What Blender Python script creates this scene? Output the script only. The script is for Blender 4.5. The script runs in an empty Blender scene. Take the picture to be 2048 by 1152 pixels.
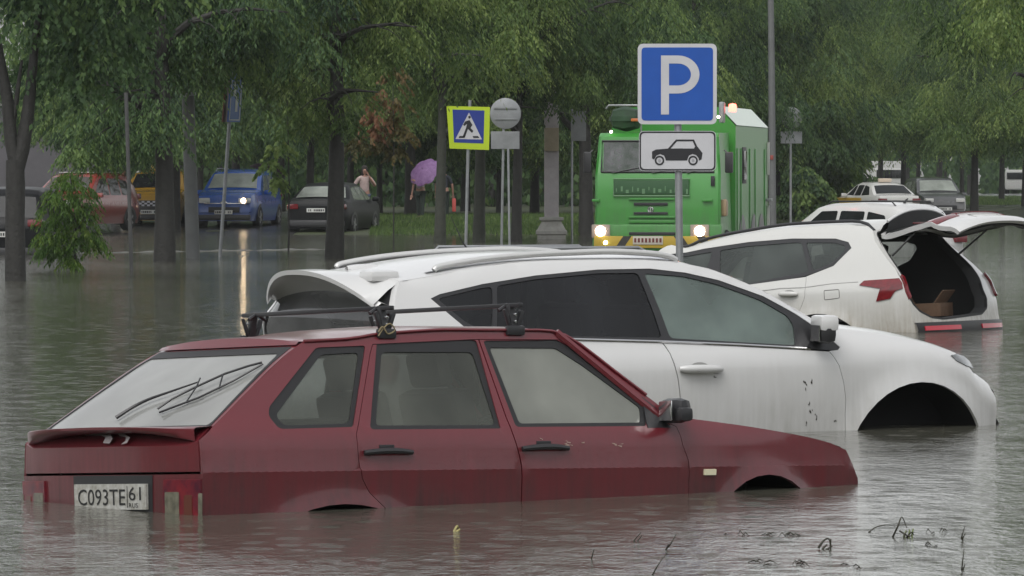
import bpy, bmesh, math, random
from mathutils import Vector, Matrix
from mathutils.geometry import delaunay_2d_cdt
from bisect import bisect_right

# ---------------------------------------------------------------- camera, sky, sun, exposure
SC = bpy.context.scene
F, CX, YH, H = 10700.0, 1024.0, 353.0, 1.6      # focal length and horizon in photo pixels, eye height over the flood
cd = bpy.data.cameras.new("camera"); cam = bpy.data.objects.new("camera", cd); SC.collection.objects.link(cam)
cam.location = (0, 0, H); cam.rotation_euler = (math.radians(90), 0, 0)
cd.sensor_width = 36.0; cd.lens = 36.0 * F / 2048; cd.shift_y = -(576 - YH) / 2048
cd.clip_start = 0.5; cd.clip_end = 3000
SC.camera = cam
SUN_EL, SUN_ROT = math.radians(52), math.radians(200)
w = bpy.data.worlds.new("World"); SC.world = w; w.use_nodes = True
nt = w.node_tree
sky = nt.nodes.new("ShaderNodeTexSky"); sky.sky_type = 'NISHITA'; sky.sun_disc = False
sky.sun_elevation = SUN_EL; sky.sun_rotation = SUN_ROT; sky.dust_density = 2; sky.ozone_density = 1; sky.air_density = 1.2
hs = nt.nodes.new("ShaderNodeHueSaturation"); hs.inputs['Saturation'].default_value = 0.12
nt.links.new(sky.outputs[0], hs.inputs['Color']); nt.links.new(hs.outputs[0], nt.nodes['Background'].inputs[0])
nt.nodes['Background'].inputs[1].default_value = 0.10
sl = bpy.data.lights.new("sun", 'SUN'); sl.energy = 0.6; sl.angle = math.radians(40); sl.color = (1, .97, .93)
so = bpy.data.objects.new("sun", sl); SC.collection.objects.link(so)
so.rotation_euler = (math.radians(38), 0, math.radians(-20))
SC.view_settings.view_transform = 'Standard'; SC.view_settings.look = 'None'
SC.view_settings.exposure = 1.05; SC.view_settings.gamma = 1
SC.render.engine = 'CYCLES'
SC.cycles.use_denoising = True
SC.cycles.max_bounces = 8; SC.cycles.transparent_max_bounces = 16; SC.cycles.volume_bounces = 0
SC.cycles.caustics_reflective = False; SC.cycles.caustics_refractive = False
SC.cycles.sample_clamp_indirect = 6

# ---------------------------------------------------------------- helpers: objects
R = math.radians
COL = SC.collection
def lerp(a, b, t): return a + (b - a) * t
def tag(o, label=None, cat=None, group=None, kind=None):
    if label: o['label'] = label
    if cat: o['category'] = cat
    if group: o['group'] = group
    if kind: o['kind'] = kind
    return o
def empty(name, loc=(0, 0, 0), rz=0, mat=None):
    o = bpy.data.objects.new(name, None); COL.objects.link(o); o.empty_display_size = .2
    if mat is not None: o.matrix_world = mat
    else: o.location = loc; o.rotation_euler = (0, 0, rz)
    return o
def copy_tree(o, parent=None):
    c = o.copy(); COL.objects.link(c)
    if parent is not None: c.parent = parent
    for ch in o.children: copy_tree(ch, c)
    return c
class MB:
    """collects verts and faces, builds one mesh object"""
    def __init__(s): s.v = []; s.f = []; s.m = []
    def add(s, vs, fs, mi=0):
        n = len(s.v); s.v += [tuple(v) for v in vs]; s.f += [tuple(i + n for i in f) for f in fs]; s.m += [mi] * len(fs)
        return s
    def box(s, c, d, M=None, mi=0, bev=0):
        if bev:
            bm = bmesh.new(); bmesh.ops.create_cube(bm, size=1)
            for v in bm.verts: v.co = Vector((v.co.x * d[0], v.co.y * d[1], v.co.z * d[2]))
            bmesh.ops.bevel(bm, geom=bm.edges[:], offset=bev, segments=2, affect='EDGES', profile=.6)
            bm.verts.index_update()
            vs = [v.co.copy() for v in bm.verts]; fs = [[v.index for v in f.verts] for f in bm.faces]; bm.free()
        else:
            vs = [Vector((x * d[0] / 2, y * d[1] / 2, z * d[2] / 2)) for x in (-1, 1) for y in (-1, 1) for z in (-1, 1)]
            fs = [(0, 1, 3, 2), (4, 6, 7, 5), (0, 4, 5, 1), (2, 3, 7, 6), (0, 2, 6, 4), (1, 5, 7, 3)]
        if M is not None: vs = [M @ v for v in vs]
        return s.add([v + Vector(c) for v in vs], fs, mi)
    def tube(s, pts, r, n=8, mi=0, cap=True, flat=1.0):
        pts = [Vector(p) for p in pts]
        rs = r if isinstance(r, (list, tuple)) else [r] * len(pts)
        vs = []; fs = []
        up = Vector((0, 0, 1))
        for i, p in enumerate(pts):
            t = (pts[min(i + 1, len(pts) - 1)] - pts[max(i - 1, 0)])
            if t.length < 1e-9: t = Vector((0, 0, 1))
            t.normalize()
            a = t.cross(up if abs(t.z) < .95 else Vector((1, 0, 0))).normalized(); b = a.cross(t)
            for k in range(n):
                q = 2 * math.pi * k / n
                vs.append(p + a * math.cos(q) * rs[i] + b * math.sin(q) * rs[i] * flat)
        for i in range(len(pts) - 1):
            for k in range(n):
                fs.append((i * n + k, i * n + (k + 1) % n, (i + 1) * n + (k + 1) % n, (i + 1) * n + k))
        if cap:
            fs.append(tuple(range(n))[::-1]); fs.append(tuple((len(pts) - 1) * n + k for k in range(n)))
        return s.add(vs, fs, mi)
    def grid(s, rows, mi=0, closed=False):
        n = len(rows[0]); vs = [p for r_ in rows for p in r_]; fs = []
        for i in range(len(rows) - 1):
            for k in range(n if closed else n - 1):
                fs.append((i * n + k, i * n + (k + 1) % n, (i + 1) * n + (k + 1) % n, (i + 1) * n + k))
        return s.add(vs, fs, mi)
    def lathe(s, prof, n=24, c=(0, 0, 0), axis='z', mi=0, a0=0, a1=2 * math.pi):
        rows = []
        full = abs(a1 - a0 - 2 * math.pi) < 1e-6
        for k in range(n if full else n + 1):
            q = a0 + (a1 - a0) * k / n; row = []
            for (r_, h_) in prof:
                x, y = r_ * math.cos(q), r_ * math.sin(q)
                p = Vector((x, y, h_)) if axis == 'z' else (Vector((x, h_, y)) if axis == 'y' else Vector((h_, x, y)))
                row.append(p + Vector(c))
            rows.append(row)
        if full: rows.append(rows[0])
        return s.grid(rows, mi)
    def poly(s, pts, d=None, mi=0):
        """flat polygon (3-D points), extruded by vector d when given; triangulated by bmesh later"""
        pts = [Vector(p) for p in pts]; n = len(pts)
        if d is None: return s.add(pts, [tuple(range(n))], mi)
        d = Vector(d)
        fs = [tuple(range(n)), tuple(range(2 * n - 1, n - 1, -1))]
        fs += [(i, i + n, (i + 1) % n + n, (i + 1) % n) for i in range(n)]
        return s.add(pts + [p + d for p in pts], fs, mi)
    def build(s, name, mat, parent=None, smooth=35, weld=True, mw=None):
        me = bpy.data.meshes.new(name); me.from_pydata(s.v, [], s.f)
        mats = mat if isinstance(mat, (list, tuple)) else [mat]
        for m in mats: me.materials.append(m)
        if len(mats) > 1: me.polygons.foreach_set('material_index', s.m)
        if weld:
            bm = bmesh.new(); bm.from_mesh(me)
            bmesh.ops.remove_doubles(bm, verts=bm.verts, dist=2e-4)
            bmesh.ops.recalc_face_normals(bm, faces=bm.faces)
            bm.to_mesh(me); bm.free()
        if smooth:
            me.polygons.foreach_set('use_smooth', [True] * len(me.polygons))
            me.set_sharp_from_angle(angle=R(smooth))
        o = bpy.data.objects.new(name, me); COL.objects.link(o)
        if parent is not None: o.parent = parent
        if mw is not None: o.matrix_world = mw
        return o

# ---------------------------------------------------------------- helpers: materials
MATS = {}
def mat(name, col, rough=.5, metal=0, var=0, vscale=3, bump=0, bscale=40, spec=.5, emit=None, estr=0, coat=0, alpha=1, coords='Object', vcol=None, tint=None):
    if name in MATS: return MATS[name]
    m = bpy.data.materials.new(name); m.use_nodes = True; n = m.node_tree; b = n.nodes['Principled BSDF']
    b.inputs['Base Color'].default_value = (*col, 1); b.inputs['Roughness'].default_value = rough; b.inputs['Metallic'].default_value = metal
    b.inputs['Specular IOR Level'].default_value = spec; b.inputs['Coat Weight'].default_value = coat; b.inputs['Coat Roughness'].default_value = .12
    if emit: b.inputs['Emission Color'].default_value = (*emit, 1); b.inputs['Emission Strength'].default_value = estr
    tc = n.nodes.new('ShaderNodeTexCoord')
    if var:
        no = n.nodes.new('ShaderNodeTexNoise'); no.inputs['Scale'].default_value = vscale; no.inputs['Detail'].default_value = 6; no.inputs['Roughness'].default_value = .65
        n.links.new(tc.outputs[coords], no.inputs['Vector'])
        cr = n.nodes.new('ShaderNodeValToRGB'); cr.color_ramp.elements[0].position = .3; cr.color_ramp.elements[1].position = .72
        c2 = vcol or [c * (1 - var) for c in col]
        cr.color_ramp.elements[0].color = (*c2, 1); cr.color_ramp.elements[1].color = (*col, 1)
        n.links.new(no.outputs['Fac'], cr.inputs[0]); n.links.new(cr.outputs[0], b.inputs['Base Color'])
    if bump:
        no = n.nodes.new('ShaderNodeTexNoise'); no.inputs['Scale'].default_value = bscale; no.inputs['Detail'].default_value = 5
        n.links.new(tc.outputs[coords], no.inputs['Vector'])
        bp = n.nodes.new('ShaderNodeBump'); bp.inputs['Strength'].default_value = bump; bp.inputs['Distance'].default_value = .02
        n.links.new(no.outputs['Fac'], bp.inputs['Height']); n.links.new(bp.outputs[0], b.inputs['Normal'])
    MATS[name] = m; return m
def paint(name, col, dirt_shade=(.16, .14, .11), amount=.5, rough=.3, coat=.6, zlo=.5, zhi=.9, bleach=None, drops=.35):
    """wet car paint: grime and painted-in shading that deepen towards the sills, run marks, a drizzle of drops in the gloss"""
    if name in MATS: return MATS[name]
    m = bpy.data.materials.new(name); m.use_nodes = True; n = m.node_tree; L = n.links; b = n.nodes['Principled BSDF']
    tc = n.nodes.new('ShaderNodeTexCoord')
    n1 = n.nodes.new('ShaderNodeTexNoise'); n1.inputs['Scale'].default_value = 2.2; n1.inputs['Detail'].default_value = 8; n1.inputs['Roughness'].default_value = .7
    mp = n.nodes.new('ShaderNodeMapping'); mp.inputs['Scale'].default_value = (9, 9, .8)
    n2 = n.nodes.new('ShaderNodeTexNoise'); n2.inputs['Scale'].default_value = 3; n2.inputs['Detail'].default_value = 5
    L.new(tc.outputs['Object'], n1.inputs['Vector']); L.new(tc.outputs['Object'], mp.inputs['Vector']); L.new(mp.outputs[0], n2.inputs['Vector'])
    sp = n.nodes.new('ShaderNodeSeparateXYZ'); L.new(tc.outputs['Object'], sp.inputs[0])
    mr = n.nodes.new('ShaderNodeMapRange'); mr.inputs['From Min'].default_value = zhi; mr.inputs['From Max'].default_value = zlo; mr.inputs['To Min'].default_value = .05; mr.inputs['To Max'].default_value = 1
    L.new(sp.outputs['Z'], mr.inputs['Value'])
    a = n.nodes.new('ShaderNodeMath'); a.operation = 'MULTIPLY'; L.new(n1.outputs['Fac'], a.inputs[0]); L.new(n2.outputs['Fac'], a.inputs[1])
    a2 = n.nodes.new('ShaderNodeMath'); a2.operation = 'MULTIPLY'; L.new(a.outputs[0], a2.inputs[0]); L.new(mr.outputs[0], a2.inputs[1])
    a3 = n.nodes.new('ShaderNodeMath'); a3.operation = 'MULTIPLY'; a3.use_clamp = True; a3.inputs[1].default_value = amount * 4; L.new(a2.outputs[0], a3.inputs[0])
    mx = n.nodes.new('ShaderNodeMixRGB'); mx.inputs[1].default_value = (*col, 1); mx.inputs[2].default_value = (*dirt_shade, 1); L.new(a3.outputs[0], mx.inputs[0])
    src = mx
    if bleach:
        cr = n.nodes.new('ShaderNodeValToRGB'); cr.color_ramp.elements[0].position = .45; cr.color_ramp.elements[1].position = .75; L.new(n1.outputs['Fac'], cr.inputs[0])
        mb = n.nodes.new('ShaderNodeMixRGB'); mb.inputs[2].default_value = (*bleach, 1); L.new(cr.outputs[0], mb.inputs[0]); L.new(mx.outputs[0], mb.inputs[1]); src = mb
    L.new(src.outputs[0], b.inputs['Base Color'])
    rr = n.nodes.new('ShaderNodeMapRange'); rr.inputs['To Min'].default_value = rough; rr.inputs['To Max'].default_value = min(1, rough + .35); L.new(a3.outputs[0], rr.inputs['Value']); L.new(rr.outputs[0], b.inputs['Roughness'])
    b.inputs['Coat Weight'].default_value = coat; b.inputs['Coat Roughness'].default_value = .1
    vo = n.nodes.new('ShaderNodeTexVoronoi'); vo.inputs['Scale'].default_value = 60; L.new(tc.outputs['Object'], vo.inputs['Vector'])
    cr2 = n.nodes.new('ShaderNodeValToRGB'); cr2.color_ramp.elements[0].position = 0; cr2.color_ramp.elements[0].color = (1, 1, 1, 1); cr2.color_ramp.elements[1].position = .28; cr2.color_ramp.elements[1].color = (0, 0, 0, 1)
    L.new(vo.outputs['Distance'], cr2.inputs[0])
    bp = n.nodes.new('ShaderNodeBump'); bp.inputs['Strength'].default_value = drops; bp.inputs['Distance'].default_value = .003
    L.new(cr2.outputs[0], bp.inputs['Height']); L.new(bp.outputs[0], b.inputs['Coat Normal']); 
    MATS[name] = m; return m
def glass(name, fog=(.2, .22, .2), clear=.4, rough=.08, var=.5, vs=2.0, spec=.5):
    """window glass: part clear, part misted over"""
    if name in MATS: return MATS[name]
    m = bpy.data.materials.new(name); m.use_nodes = True; n = m.node_tree; L = n.links; b = n.nodes['Principled BSDF']
    out = n.nodes['Material Output']
    tc = n.nodes.new('ShaderNodeTexCoord'); no = n.nodes.new('ShaderNodeTexNoise'); no.inputs['Scale'].default_value = vs; no.inputs['Detail'].default_value = 4
    L.new(tc.outputs['Object'], no.inputs['Vector'])
    cr = n.nodes.new('ShaderNodeValToRGB'); cr.color_ramp.elements[0].position = .3; cr.color_ramp.elements[1].position = .7
    cr.color_ramp.elements[0].color = (*[c * (1 - var) for c in fog], 1); cr.color_ramp.elements[1].color = (*fog, 1); L.new(no.outputs['Fac'], cr.inputs[0])
    L.new(cr.outputs[0], b.inputs['Base Color']); b.inputs['Roughness'].default_value = rough; b.inputs['Specular IOR Level'].default_value = spec
    tr = n.nodes.new('ShaderNodeBsdfTransparent'); tr.inputs[0].default_value = (.75, .8, .77, 1)
    gl = n.nodes.new('ShaderNodeBsdfGlossy'); gl.inputs['Roughness'].default_value = .03
    fr = n.nodes.new('ShaderNodeFresnel'); fr.inputs[0].default_value = 1.5
    m1 = n.nodes.new('ShaderNodeMixShader'); L.new(fr.outputs[0], m1.inputs[0]); L.new(tr.outputs[0], m1.inputs[1]); L.new(gl.outputs[0], m1.inputs[2])
    mr = n.nodes.new('ShaderNodeMapRange'); mr.inputs['From Min'].default_value = .3; mr.inputs['From Max'].default_value = .7; mr.inputs['To Min'].default_value = max(0, 1 - clear - .12); mr.inputs['To Max'].default_value = min(1, 1 - clear + .12)
    L.new(no.outputs['Fac'], mr.inputs['Value'])
    m2 = n.nodes.new('ShaderNodeMixShader'); L.new(mr.outputs[0], m2.inputs[0]); L.new(m1.outputs[0], m2.inputs[1]); L.new(b.outputs[0], m2.inputs[2]); L.new(m2.outputs[0], out.inputs[0])
    MATS[name] = m; return m

RUB = mat('rubber', (.012, .012, .013), .55)
BLK = mat('black_plastic', (.02, .02, .022), .4)
DARK = mat('dark_interior', (.015, .015, .016), .9)
CHR = mat('chrome', (.6, .6, .6), .18, 1)
STEEL = mat('galvanised_steel', (.32, .33, .34), .5, .6, var=.25, vscale=6)
WHP = mat('white_marking', (.5, .5, .48), .5)
REDL = mat('red_lens', (.19, .008, .014), .15, coat=.5, var=.55, vscale=16)
TYRE = mat('tyre_rubber', (.018, .018, .018), .8)
RIM = mat('rim_alloy', (.35, .35, .36), .35, .8)

# ---------------------------------------------------------------- helpers: curves and interpolation
def interp(tab, x):
    xs = [t[0] for t in tab]
    if x <= xs[0]: return tab[0][1]
    if x >= xs[-1]: return tab[-1][1]
    i = bisect_right(xs, x) - 1
    x0, y0 = tab[i]; x1, y1 = tab[i + 1]; h = x1 - x0; t = (x - x0) / h
    def sl(j):
        if j <= 0: return (tab[1][1] - tab[0][1]) / (tab[1][0] - tab[0][0])
        if j >= len(tab) - 1: return (tab[-1][1] - tab[-2][1]) / (tab[-1][0] - tab[-2][0])
        a = (tab[j][1] - tab[j - 1][1]) / (tab[j][0] - tab[j - 1][0]); b = (tab[j + 1][1] - tab[j][1]) / (tab[j + 1][0] - tab[j][0])
        return 0 if a * b <= 0 else 2 * a * b / (a + b)
    m0, m1 = sl(i), sl(i + 1)
    return (2 * t**3 - 3 * t**2 + 1) * y0 + (t**3 - 2 * t**2 + t) * h * m0 + (-2 * t**3 + 3 * t**2) * y1 + (t**3 - t**2) * h * m1
def cr(pts, n=5):
    """smooth open polyline through pts"""
    P = [Vector(p[:2]) if len(p) == 2 else Vector(p) for p in pts]; out = []
    for i in range(len(P) - 1):
        a = P[i - 1] if i else P[0] * 2 - P[1]; b, c = P[i], P[i + 1]; d = P[i + 2] if i + 2 < len(P) else P[-1] * 2 - P[-2]
        for k in range(n):
            t = k / n
            out.append(.5 * ((2 * b) + (c - a) * t + (2 * a - 5 * b + 4 * c - d) * t * t + (3 * b - a - 3 * c + d) * t**3))
    out.append(P[-1]); return [tuple(p) for p in out]
def inside(p, poly):
    x, y = p; c = False; n = len(poly)
    for i in range(n):
        x0, y0 = poly[i]; x1, y1 = poly[i - 1]
        if (y0 > y) != (y1 > y) and x < (x1 - x0) * (y - y0) / (y1 - y0) + x0: c = not c
    return c
def area(p): return .5 * sum(p[i - 1][0] * p[i][1] - p[i][0] * p[i - 1][1] for i in range(len(p)))
def inset(poly, d):
    """offset closed polygon inwards by d"""
    q = [poly[0]]
    for p in poly[1:]:
        if math.hypot(p[0] - q[-1][0], p[1] - q[-1][1]) > 1e-4: q.append(p)
    if math.hypot(q[0][0] - q[-1][0], q[0][1] - q[-1][1]) < 1e-4: q.pop()
    s = 1 if area(q) > 0 else -1; out = []
    for i in range(len(q)):
        a, b, c = Vector(q[i - 1]), Vector(q[i]), Vector(q[(i + 1) % len(q)])
        d1 = (b - a).normalized(); d2 = (c - b).normalized()
        n1 = Vector((-d1.y, d1.x)) * s; n2 = Vector((-d2.y, d2.x)) * s
        m = n1 + n2
        if m.length < .2: m = n1
        m.normalize(); k = d / max(.35, m.dot(n1))
        out.append(tuple(b + m * k))
    return out
def densify(poly, h):
    out = []
    for i in range(len(poly)):
        a, b = Vector(poly[i]), Vector(poly[(i + 1) % len(poly)]); n = max(1, int((b - a).length / h + .5))
        for k in range(n): out.append(tuple(a + (b - a) * k / n))
    return out
def cdt(outer, holes=(), h=.06, lines=()):
    """triangulated region: returns 2-D points and triangles"""
    loops = [densify(outer, h)] + [densify(q, h) for q in holes]
    vs = []; es = []
    for lp in loops:
        n = len(vs); vs += lp; es += [(n + i, n + (i + 1) % len(lp)) for i in range(len(lp))]
    for ln in lines:
        n = len(vs)
        q = []
        for i in range(len(ln) - 1):
            a, b = Vector(ln[i]), Vector(ln[i + 1]); m = max(1, int((b - a).length / h + .5))
            q += [tuple(a + (b - a) * k / m) for k in range(m)]
        q.append(tuple(ln[-1])); q = [p for p in q if inside(p, outer)]
        if len(q) > 1: vs += q; es += [(n + i, n + i + 1) for i in range(len(q) - 1)]
    xs = [p[0] for p in outer]; ys = [p[1] for p in outer]
    def dmin(p):
        m = 9e9
        for lp in loops:
            for v in lp:
                d = (v[0] - p[0])**2 + (v[1] - p[1])**2
                if d < m: m = d
        return m
    x = math.floor(min(xs) / h) * h
    while x < max(xs):
        y = math.floor(min(ys) / h) * h
        while y < max(ys):
            p = (x, y)
            if inside(p, outer) and not any(inside(p, q) for q in holes) and dmin(p) > (h * .5)**2: vs.append(p)
            y += h
        x += h
    V, _, T, *_ = delaunay_2d_cdt([Vector(v) for v in vs], es, [], 0, 1e-6)
    T2 = []
    for t in T:
        c = ((V[t[0]][0] + V[t[1]][0] + V[t[2]][0]) / 3, (V[t[0]][1] + V[t[1]][1] + V[t[2]][1]) / 3)
        if inside(c, outer) and not any(inside(c, q) for q in holes): T2.append(tuple(t))
    return [tuple(v) for v in V], T2

class Frame:
    """where a vehicle stands: x forward, y to its left, z up from its wheels' foot"""
    def __init__(s, th, pitch, roll, side, px, py, local, s_water=None, zw=0):
        t = R(th); fw = Vector((side * math.cos(t), math.sin(t), 0)); up = Vector((0, 0, 1)); lf = up.cross(fw)
        p = R(pitch); fw2 = fw * math.cos(p) - up * math.sin(p); up2 = up * math.cos(p) + fw * math.sin(p)
        r = R(roll); lf2 = lf * math.cos(r) - up2 * math.sin(r); up3 = up2 * math.cos(r) + lf * math.sin(r)
        s.R = Matrix((fw2, lf2, up3)).transposed()
        k = (py - YH) / (H - zw); P = Vector(((px - CX) / k, F / k, zw))
        s.o = P - s.R @ Vector(local); s.Ri = s.R.transposed()
        s.M = Matrix.Translation(s.o) @ s.R.to_4x4()
        s.c = s.Ri @ (Vector((0, 0, H)) - s.o)
    def ray(s, px, py): return s.Ri @ Vector(((px - CX) / F, 1, -(py - YH) / F))
    def px(s, l):
        p = s.o + s.R @ Vector(l); return CX + F * p.x / p.y, YH + F * (H - p.z) / p.y
    def plane(s, px, py, ax, val):
        d = s.ray(px, py); t = (val - s.c[ax]) / d[ax]; return s.c + d * t
    def inv(s, S, px, py, g):
        """parameters (a, b) of surface S seen at a photo pixel"""
        a, b = g
        for _ in range(25):
            x, y = s.px(S(a, b)); e = 1e-4
            xa, ya = s.px(S(a + e, b)); xb, yb = s.px(S(a, b + e))
            j = ((xa - x) / e, (xb - x) / e, (ya - y) / e, (yb - y) / e); D = j[0] * j[3] - j[1] * j[2]
            if abs(D) < 1e-6: break
            dx, dy = px - x, py - y
            da = (dx * j[3] - dy * j[1]) / D; db = (dy * j[0] - dx * j[2]) / D
            m = max(abs(da), abs(db)); k = min(1, .25 / m) if m > 0 else 1
            a += da * k; b += db * k
            if m < 1e-5: break
        return a, b
def surf_panel(mb, S, outer, holes=(), h=.06, off=0.0, rim=0.0, N=None, mi=0, lines=()):
    """lays a flat 2-D region on the surface S(a,b); rim > 0 turns its border inwards by that depth along N"""
    V, T = cdt(outer, holes, h, lines)
    P = []
    for (a, b) in V:
        p = Vector(S(a, b))
        if off: p = p + Vector(N(a, b)) * off
        P.append(p)
    n0 = len(mb.v); mb.add(P, T, mi)
    if rim:
        cnt = {}
        for t in T:
            for i in range(3):
                e = (t[i], t[(i + 1) % 3]); k = tuple(sorted(e)); cnt.setdefault(k, []).append(e)
        bd = [v[0] for v in cnt.values() if len(v) == 1]; ids = sorted({i for e in bd for i in e}); mp = {i: k for k, i in enumerate(ids)}
        Q = [P[i] - Vector(N(*V[i])) * rim for i in ids]
        n1 = len(mb.v); mb.v += [tuple(q) for q in Q]
        for (a, b) in bd: mb.f.append((n0 + b, n0 + a, n1 + mp[a], n1 + mp[b])); mb.m.append(mi)
    return V, T
def text_mesh(txt, size=1.0, depth=.004, sx=1.0):
    """letters from the built-in font as vertices and faces in the XY plane, centred"""
    cu = bpy.data.curves.new('t', 'FONT'); cu.body = txt; cu.size = size; cu.extrude = depth; cu.align_x = 'CENTER'; cu.align_y = 'CENTER'; cu.resolution_u = 3
    o = bpy.data.objects.new('t', cu); COL.objects.link(o)
    dg = bpy.context.evaluated_depsgraph_get(); me = bpy.data.meshes.new_from_object(o.evaluated_get(dg))
    vs = [Vector((v.co.x * sx, v.co.y, v.co.z)) for v in me.vertices]; fs = [tuple(p.vertices) for p in me.polygons]
    bpy.data.objects.remove(o); bpy.data.curves.remove(cu); bpy.data.meshes.remove(me)
    return vs, fs
def at(px, py, z=0.0):
    """point at height z that the photo shows at this pixel"""
    k = (py - YH) / (H - z); return Vector(((px - CX) / k, F / k, z))
def atY(px, py, Y): return Vector(((px - CX) * Y / F, Y, H - (py - YH) * Y / F))
def water_mat():
    m = bpy.data.materials.new('flood_water'); m.use_nodes = True; n = m.node_tree; L = n.links; b = n.nodes['Principled BSDF']
    b.inputs['Base Color'].default_value = (.085, .084, .066, 1); b.inputs['Roughness'].default_value = .06; b.inputs['IOR'].default_value = 1.33
    tc = n.nodes.new('ShaderNodeTexCoord'); mp = n.nodes.new('ShaderNodeMapping'); L.new(tc.outputs['Object'], mp.inputs['Vector'])
    h = None
    def addn(scale, amp, det=3, st=(1, 1, 1)):
        nonlocal h
        m2 = n.nodes.new('ShaderNodeMapping'); m2.inputs['Scale'].default_value = st; L.new(tc.outputs['Object'], m2.inputs['Vector'])
        t = n.nodes.new('ShaderNodeTexNoise'); t.inputs['Scale'].default_value = scale; t.inputs['Detail'].default_value = det; L.new(m2.outputs[0], t.inputs['Vector'])
        k = n.nodes.new('ShaderNodeMath'); k.operation = 'MULTIPLY'; k.inputs[1].default_value = amp; L.new(t.outputs['Fac'], k.inputs[0])
        if h is None: h = k
        else:
            s_ = n.nodes.new('ShaderNodeMath'); s_.operation = 'ADD'; L.new(h.outputs[0], s_.inputs[0]); L.new(k.outputs[0], s_.inputs[1]); h = s_
    addn(.5, .05, 2, (1, .6, 1)); addn(3, .014, 3, (1, .5, 1)); addn(14, .0075, 3, (1, .5, 1)); addn(50, .002, 2)
    vo = n.nodes.new('ShaderNodeTexVoronoi'); vo.inputs['Scale'].default_value = 4.5; L.new(tc.outputs['Object'], vo.inputs['Vector'])
    sn = n.nodes.new('ShaderNodeMath'); sn.operation = 'MULTIPLY'; sn.inputs[1].default_value = 60; L.new(vo.outputs['Distance'], sn.inputs[0])
    s2 = n.nodes.new('ShaderNodeMath'); s2.operation = 'SINE'; L.new(sn.outputs[0], s2.inputs[0])
    mr = n.nodes.new('ShaderNodeMapRange'); mr.inputs['From Min'].default_value = 0; mr.inputs['From Max'].default_value = .45; mr.inputs['To Min'].default_value = .0035; mr.inputs['To Max'].default_value = 0; L.new(vo.outputs['Distance'], mr.inputs['Value'])
    s3 = n.nodes.new('ShaderNodeMath'); s3.operation = 'MULTIPLY'; L.new(s2.outputs[0], s3.inputs[0]); L.new(mr.outputs[0], s3.inputs[1])
    s4 = n.nodes.new('ShaderNodeMath'); s4.operation = 'ADD'; L.new(h.outputs[0], s4.inputs[0]); L.new(s3.outputs[0], s4.inputs[1])
    bp = n.nodes.new('ShaderNodeBump'); bp.inputs['Strength'].default_value = 1; bp.inputs['Distance'].default_value = 1; L.new(s4.outputs[0], bp.inputs['Height']); L.new(bp.outputs[0], b.inputs['Normal'])
    return m
mb = MB(); mb.add([(-400, -60, 0), (400, -60, 0), (400, 900, 0), (-400, 900, 0)], [(0, 1, 2, 3)])
WATER = tag(mb.build('water', water_mat(), smooth=0), 'grey-brown rain-dimpled flood water covering the road', 'water', kind='structure')
# ---------------------------------------------------------------- vehicles: shared builder
def circle3(a, b, c):
    ax, ay = a; bx, by = b; cx, cy = c
    d = 2 * (ax * (by - cy) + bx * (cy - ay) + cx * (ay - by))
    ux = ((ax * ax + ay * ay) * (by - cy) + (bx * bx + by * by) * (cy - ay) + (cx * cx + cy * cy) * (ay - by)) / d
    uy = ((ax * ax + ay * ay) * (cx - bx) + (bx * bx + by * by) * (ax - cx) + (cx * cx + cy * cy) * (bx - ax)) / d
    return ux, uy, math.hypot(ax - ux, ay - uy)
def rounded(pts, r, n=4):
    """closed polygon with its corners rounded"""
    out = []
    for i in range(len(pts)):
        a, b, c = Vector(pts[i - 1]), Vector(pts[i]), Vector(pts[(i + 1) % len(pts)])
        k = min(r, (a - b).length * .45, (c - b).length * .45)
        p, q = b + (a - b).normalized() * k, b + (c - b).normalized() * k
        for j in range(n + 1):
            t = j / n; out.append(tuple(p * (1 - t)**2 + b * 2 * t * (1 - t) + q * t * t))
    return out
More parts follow.
